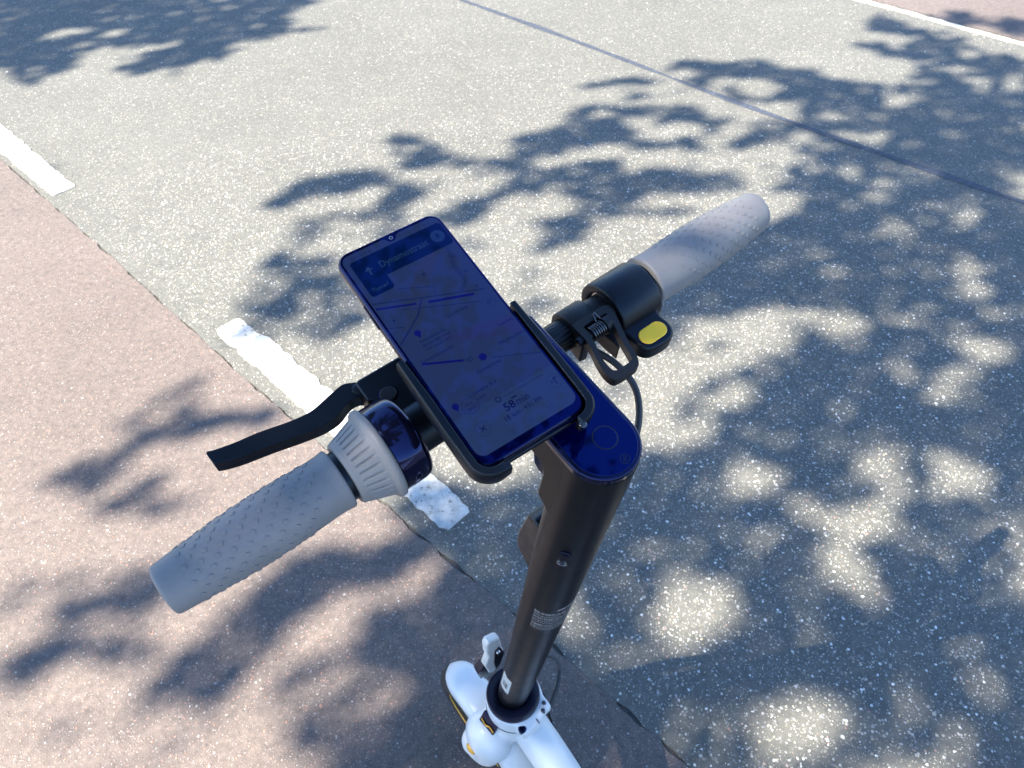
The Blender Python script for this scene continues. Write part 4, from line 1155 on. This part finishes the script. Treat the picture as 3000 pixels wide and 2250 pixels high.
uis('trip_icon', [ring_(-22.4, -61, 4.3, .12, Z4), line([(-24, -59.4), (-20.8, -62.6)], .5, Z4), line([(-24, -62.6), (-20.8, -59.4)], .5, Z4), ring_(28.6, -58, 4.3, .12, Z4), line([(29.2, -60.4), (28.8, -58), (29.8, -56)], .5, Z4), line([(28.4, -56.6), (29.9, -55.6), (30.8, -57)], .45, Z4), line([(27, -58.6), (26.6, -57), (27.8, -57.2)], .4, Z4)], 's_dark')
ui('map_small_text', merge(ring_(-5.3, -50.6, 1.9, .8, Z5), label("Friedrich Schillerkade Oudweg", 1.5, -1.2, -51.4, Z5, 26)), 's_line')
ui('navigation_keys', merge(ring_(3.3, -70.6, 1.3, .2, Z4), line([(15.9, -69.1), (18.4, -69.1), (18.4, -71.5), (15.9, -71.5), (15.9, -69.0)], .22, Z4), line([(-8.6, -69.8), (-11.2, -71.2), (-8.6, -72.6), (-8.6, -69.7)], .22, Z4)), 's_line')
uis('status_icon', [flat(rrect(x * mm, 74.6 * mm, .5 * mm, .6 * mm, .2 * mm, 2), Z2) for x in (-27, -25.2, -23.2, -20.5, -17.8, -15, 24, 26.5)], 's_line')
ui('notch', flat([(a * mm, b * mm) for a, b in ((-4.4, 78.2), (-2.6, 77.2), (-1.6, 75.2), (-.4, 74.2), (1.2, 73.9), (2.8, 74.2), (4.0, 75.2), (5.0, 77.2), (6.8, 78.2))], Z2), 'glass')
ui('camera_lens', merge(ring_(1.2, 76.6, 1.25, .5, Z4, 28)), 'chrome')
ui('lens_glass', flat(circle(1.2 * mm, 76.6 * mm, .75 * mm, 24), Z3), 'gloss')

mount = tag(empty('phone_holder', HB), "black plastic phone holder clamped to the middle of the handlebar", 'phone holder')
HM = Matrix.Translation(-HB) @ MP
def hpart(name, vf, mat, **k): return link(name, mesh(*vf), mat, mount, HM, **k)
def arm_path(s, hook):
    x0 = HWd + .0026
    pts = [(s * x0, -.001), (s * x0, -.030), (s * x0, -.070)]
    for k in range(1, 8):
        a = R(90 * k / 7)
        pts.append((s * (x0 - .0125 + .0125 * math.cos(a)), -.0745 - .0115 * math.sin(a)))
    pts.append((s * (x0 - .0125 - hook), -.0862))
    return pts
for s, hook, lb in ((-1, .0055, "holder arm with the longer bottom hook"), (1, .0010, "holder arm over the instrument panel")):
    pth = arm_path(s, hook)
    P3 = [(a, b, -.0045) for a, b in pth]
    # wall of the arm, then a lip that comes over the edge of the phone
    sec = [(-.0022, -.0075), (.0022, -.0075), (.0029, -.0040), (.0028, .0045), (.0016, .0064), (-.0024, .0064), (-.0030, .0056), (-.0022, .0046)]
    V, F = [], []
    m_ = len(P3)
    for i, p in enumerate(P3):
        t = (Vector(P3[min(i + 1, m_ - 1)]) - Vector(P3[max(i - 1, 0)])).normalized()
        out_ = Vector((-t.y, t.x, 0)) * (1 if s > 0 else -1)
        sc = 1.0 if 0 < i < m_ - 1 else .8
        for a, b in sec:
            V.append(Vector(p) + out_ * a * sc + Vector((0, 0, b * sc)))
    ns = len(sec)
    for i in range(m_ - 1):
        for k in range(ns):
            F.append((i * ns + k, i * ns + (k + 1) % ns, (i + 1) * ns + (k + 1) % ns, (i + 1) * ns + k))
    F += [tuple(range(ns)), tuple((m_ - 1) * ns + k for k in range(ns))]
    me = mesh(V, F); bm = bmesh.new(); bm.from_mesh(me); bmesh.ops.recalc_face_normals(bm, faces=bm.faces); bm.to_mesh(me); bm.free()
    a_ = link('arm', me, 'black', mount, HM, smooth=40, bevel=.0010, bseg=3)
    a_["label"] = lb
hpart('screw', lathe([(-.004, .001), (-.004, .0022), (.0005, .0022), (.0011, .0014)], 16, 'w', (HWd - .0105, -.0885)), 'darksteel')
hpart('back_plate', prism(rrect(0, -.040, HWd + .001, .042, .006), -.0135, -.0090), 'black', bevel=.001)
hpart('clamp_post', prism(rrect(.024, -.016, .016, .014, .004), -.060, -.0130), 'black', bevel=.002)
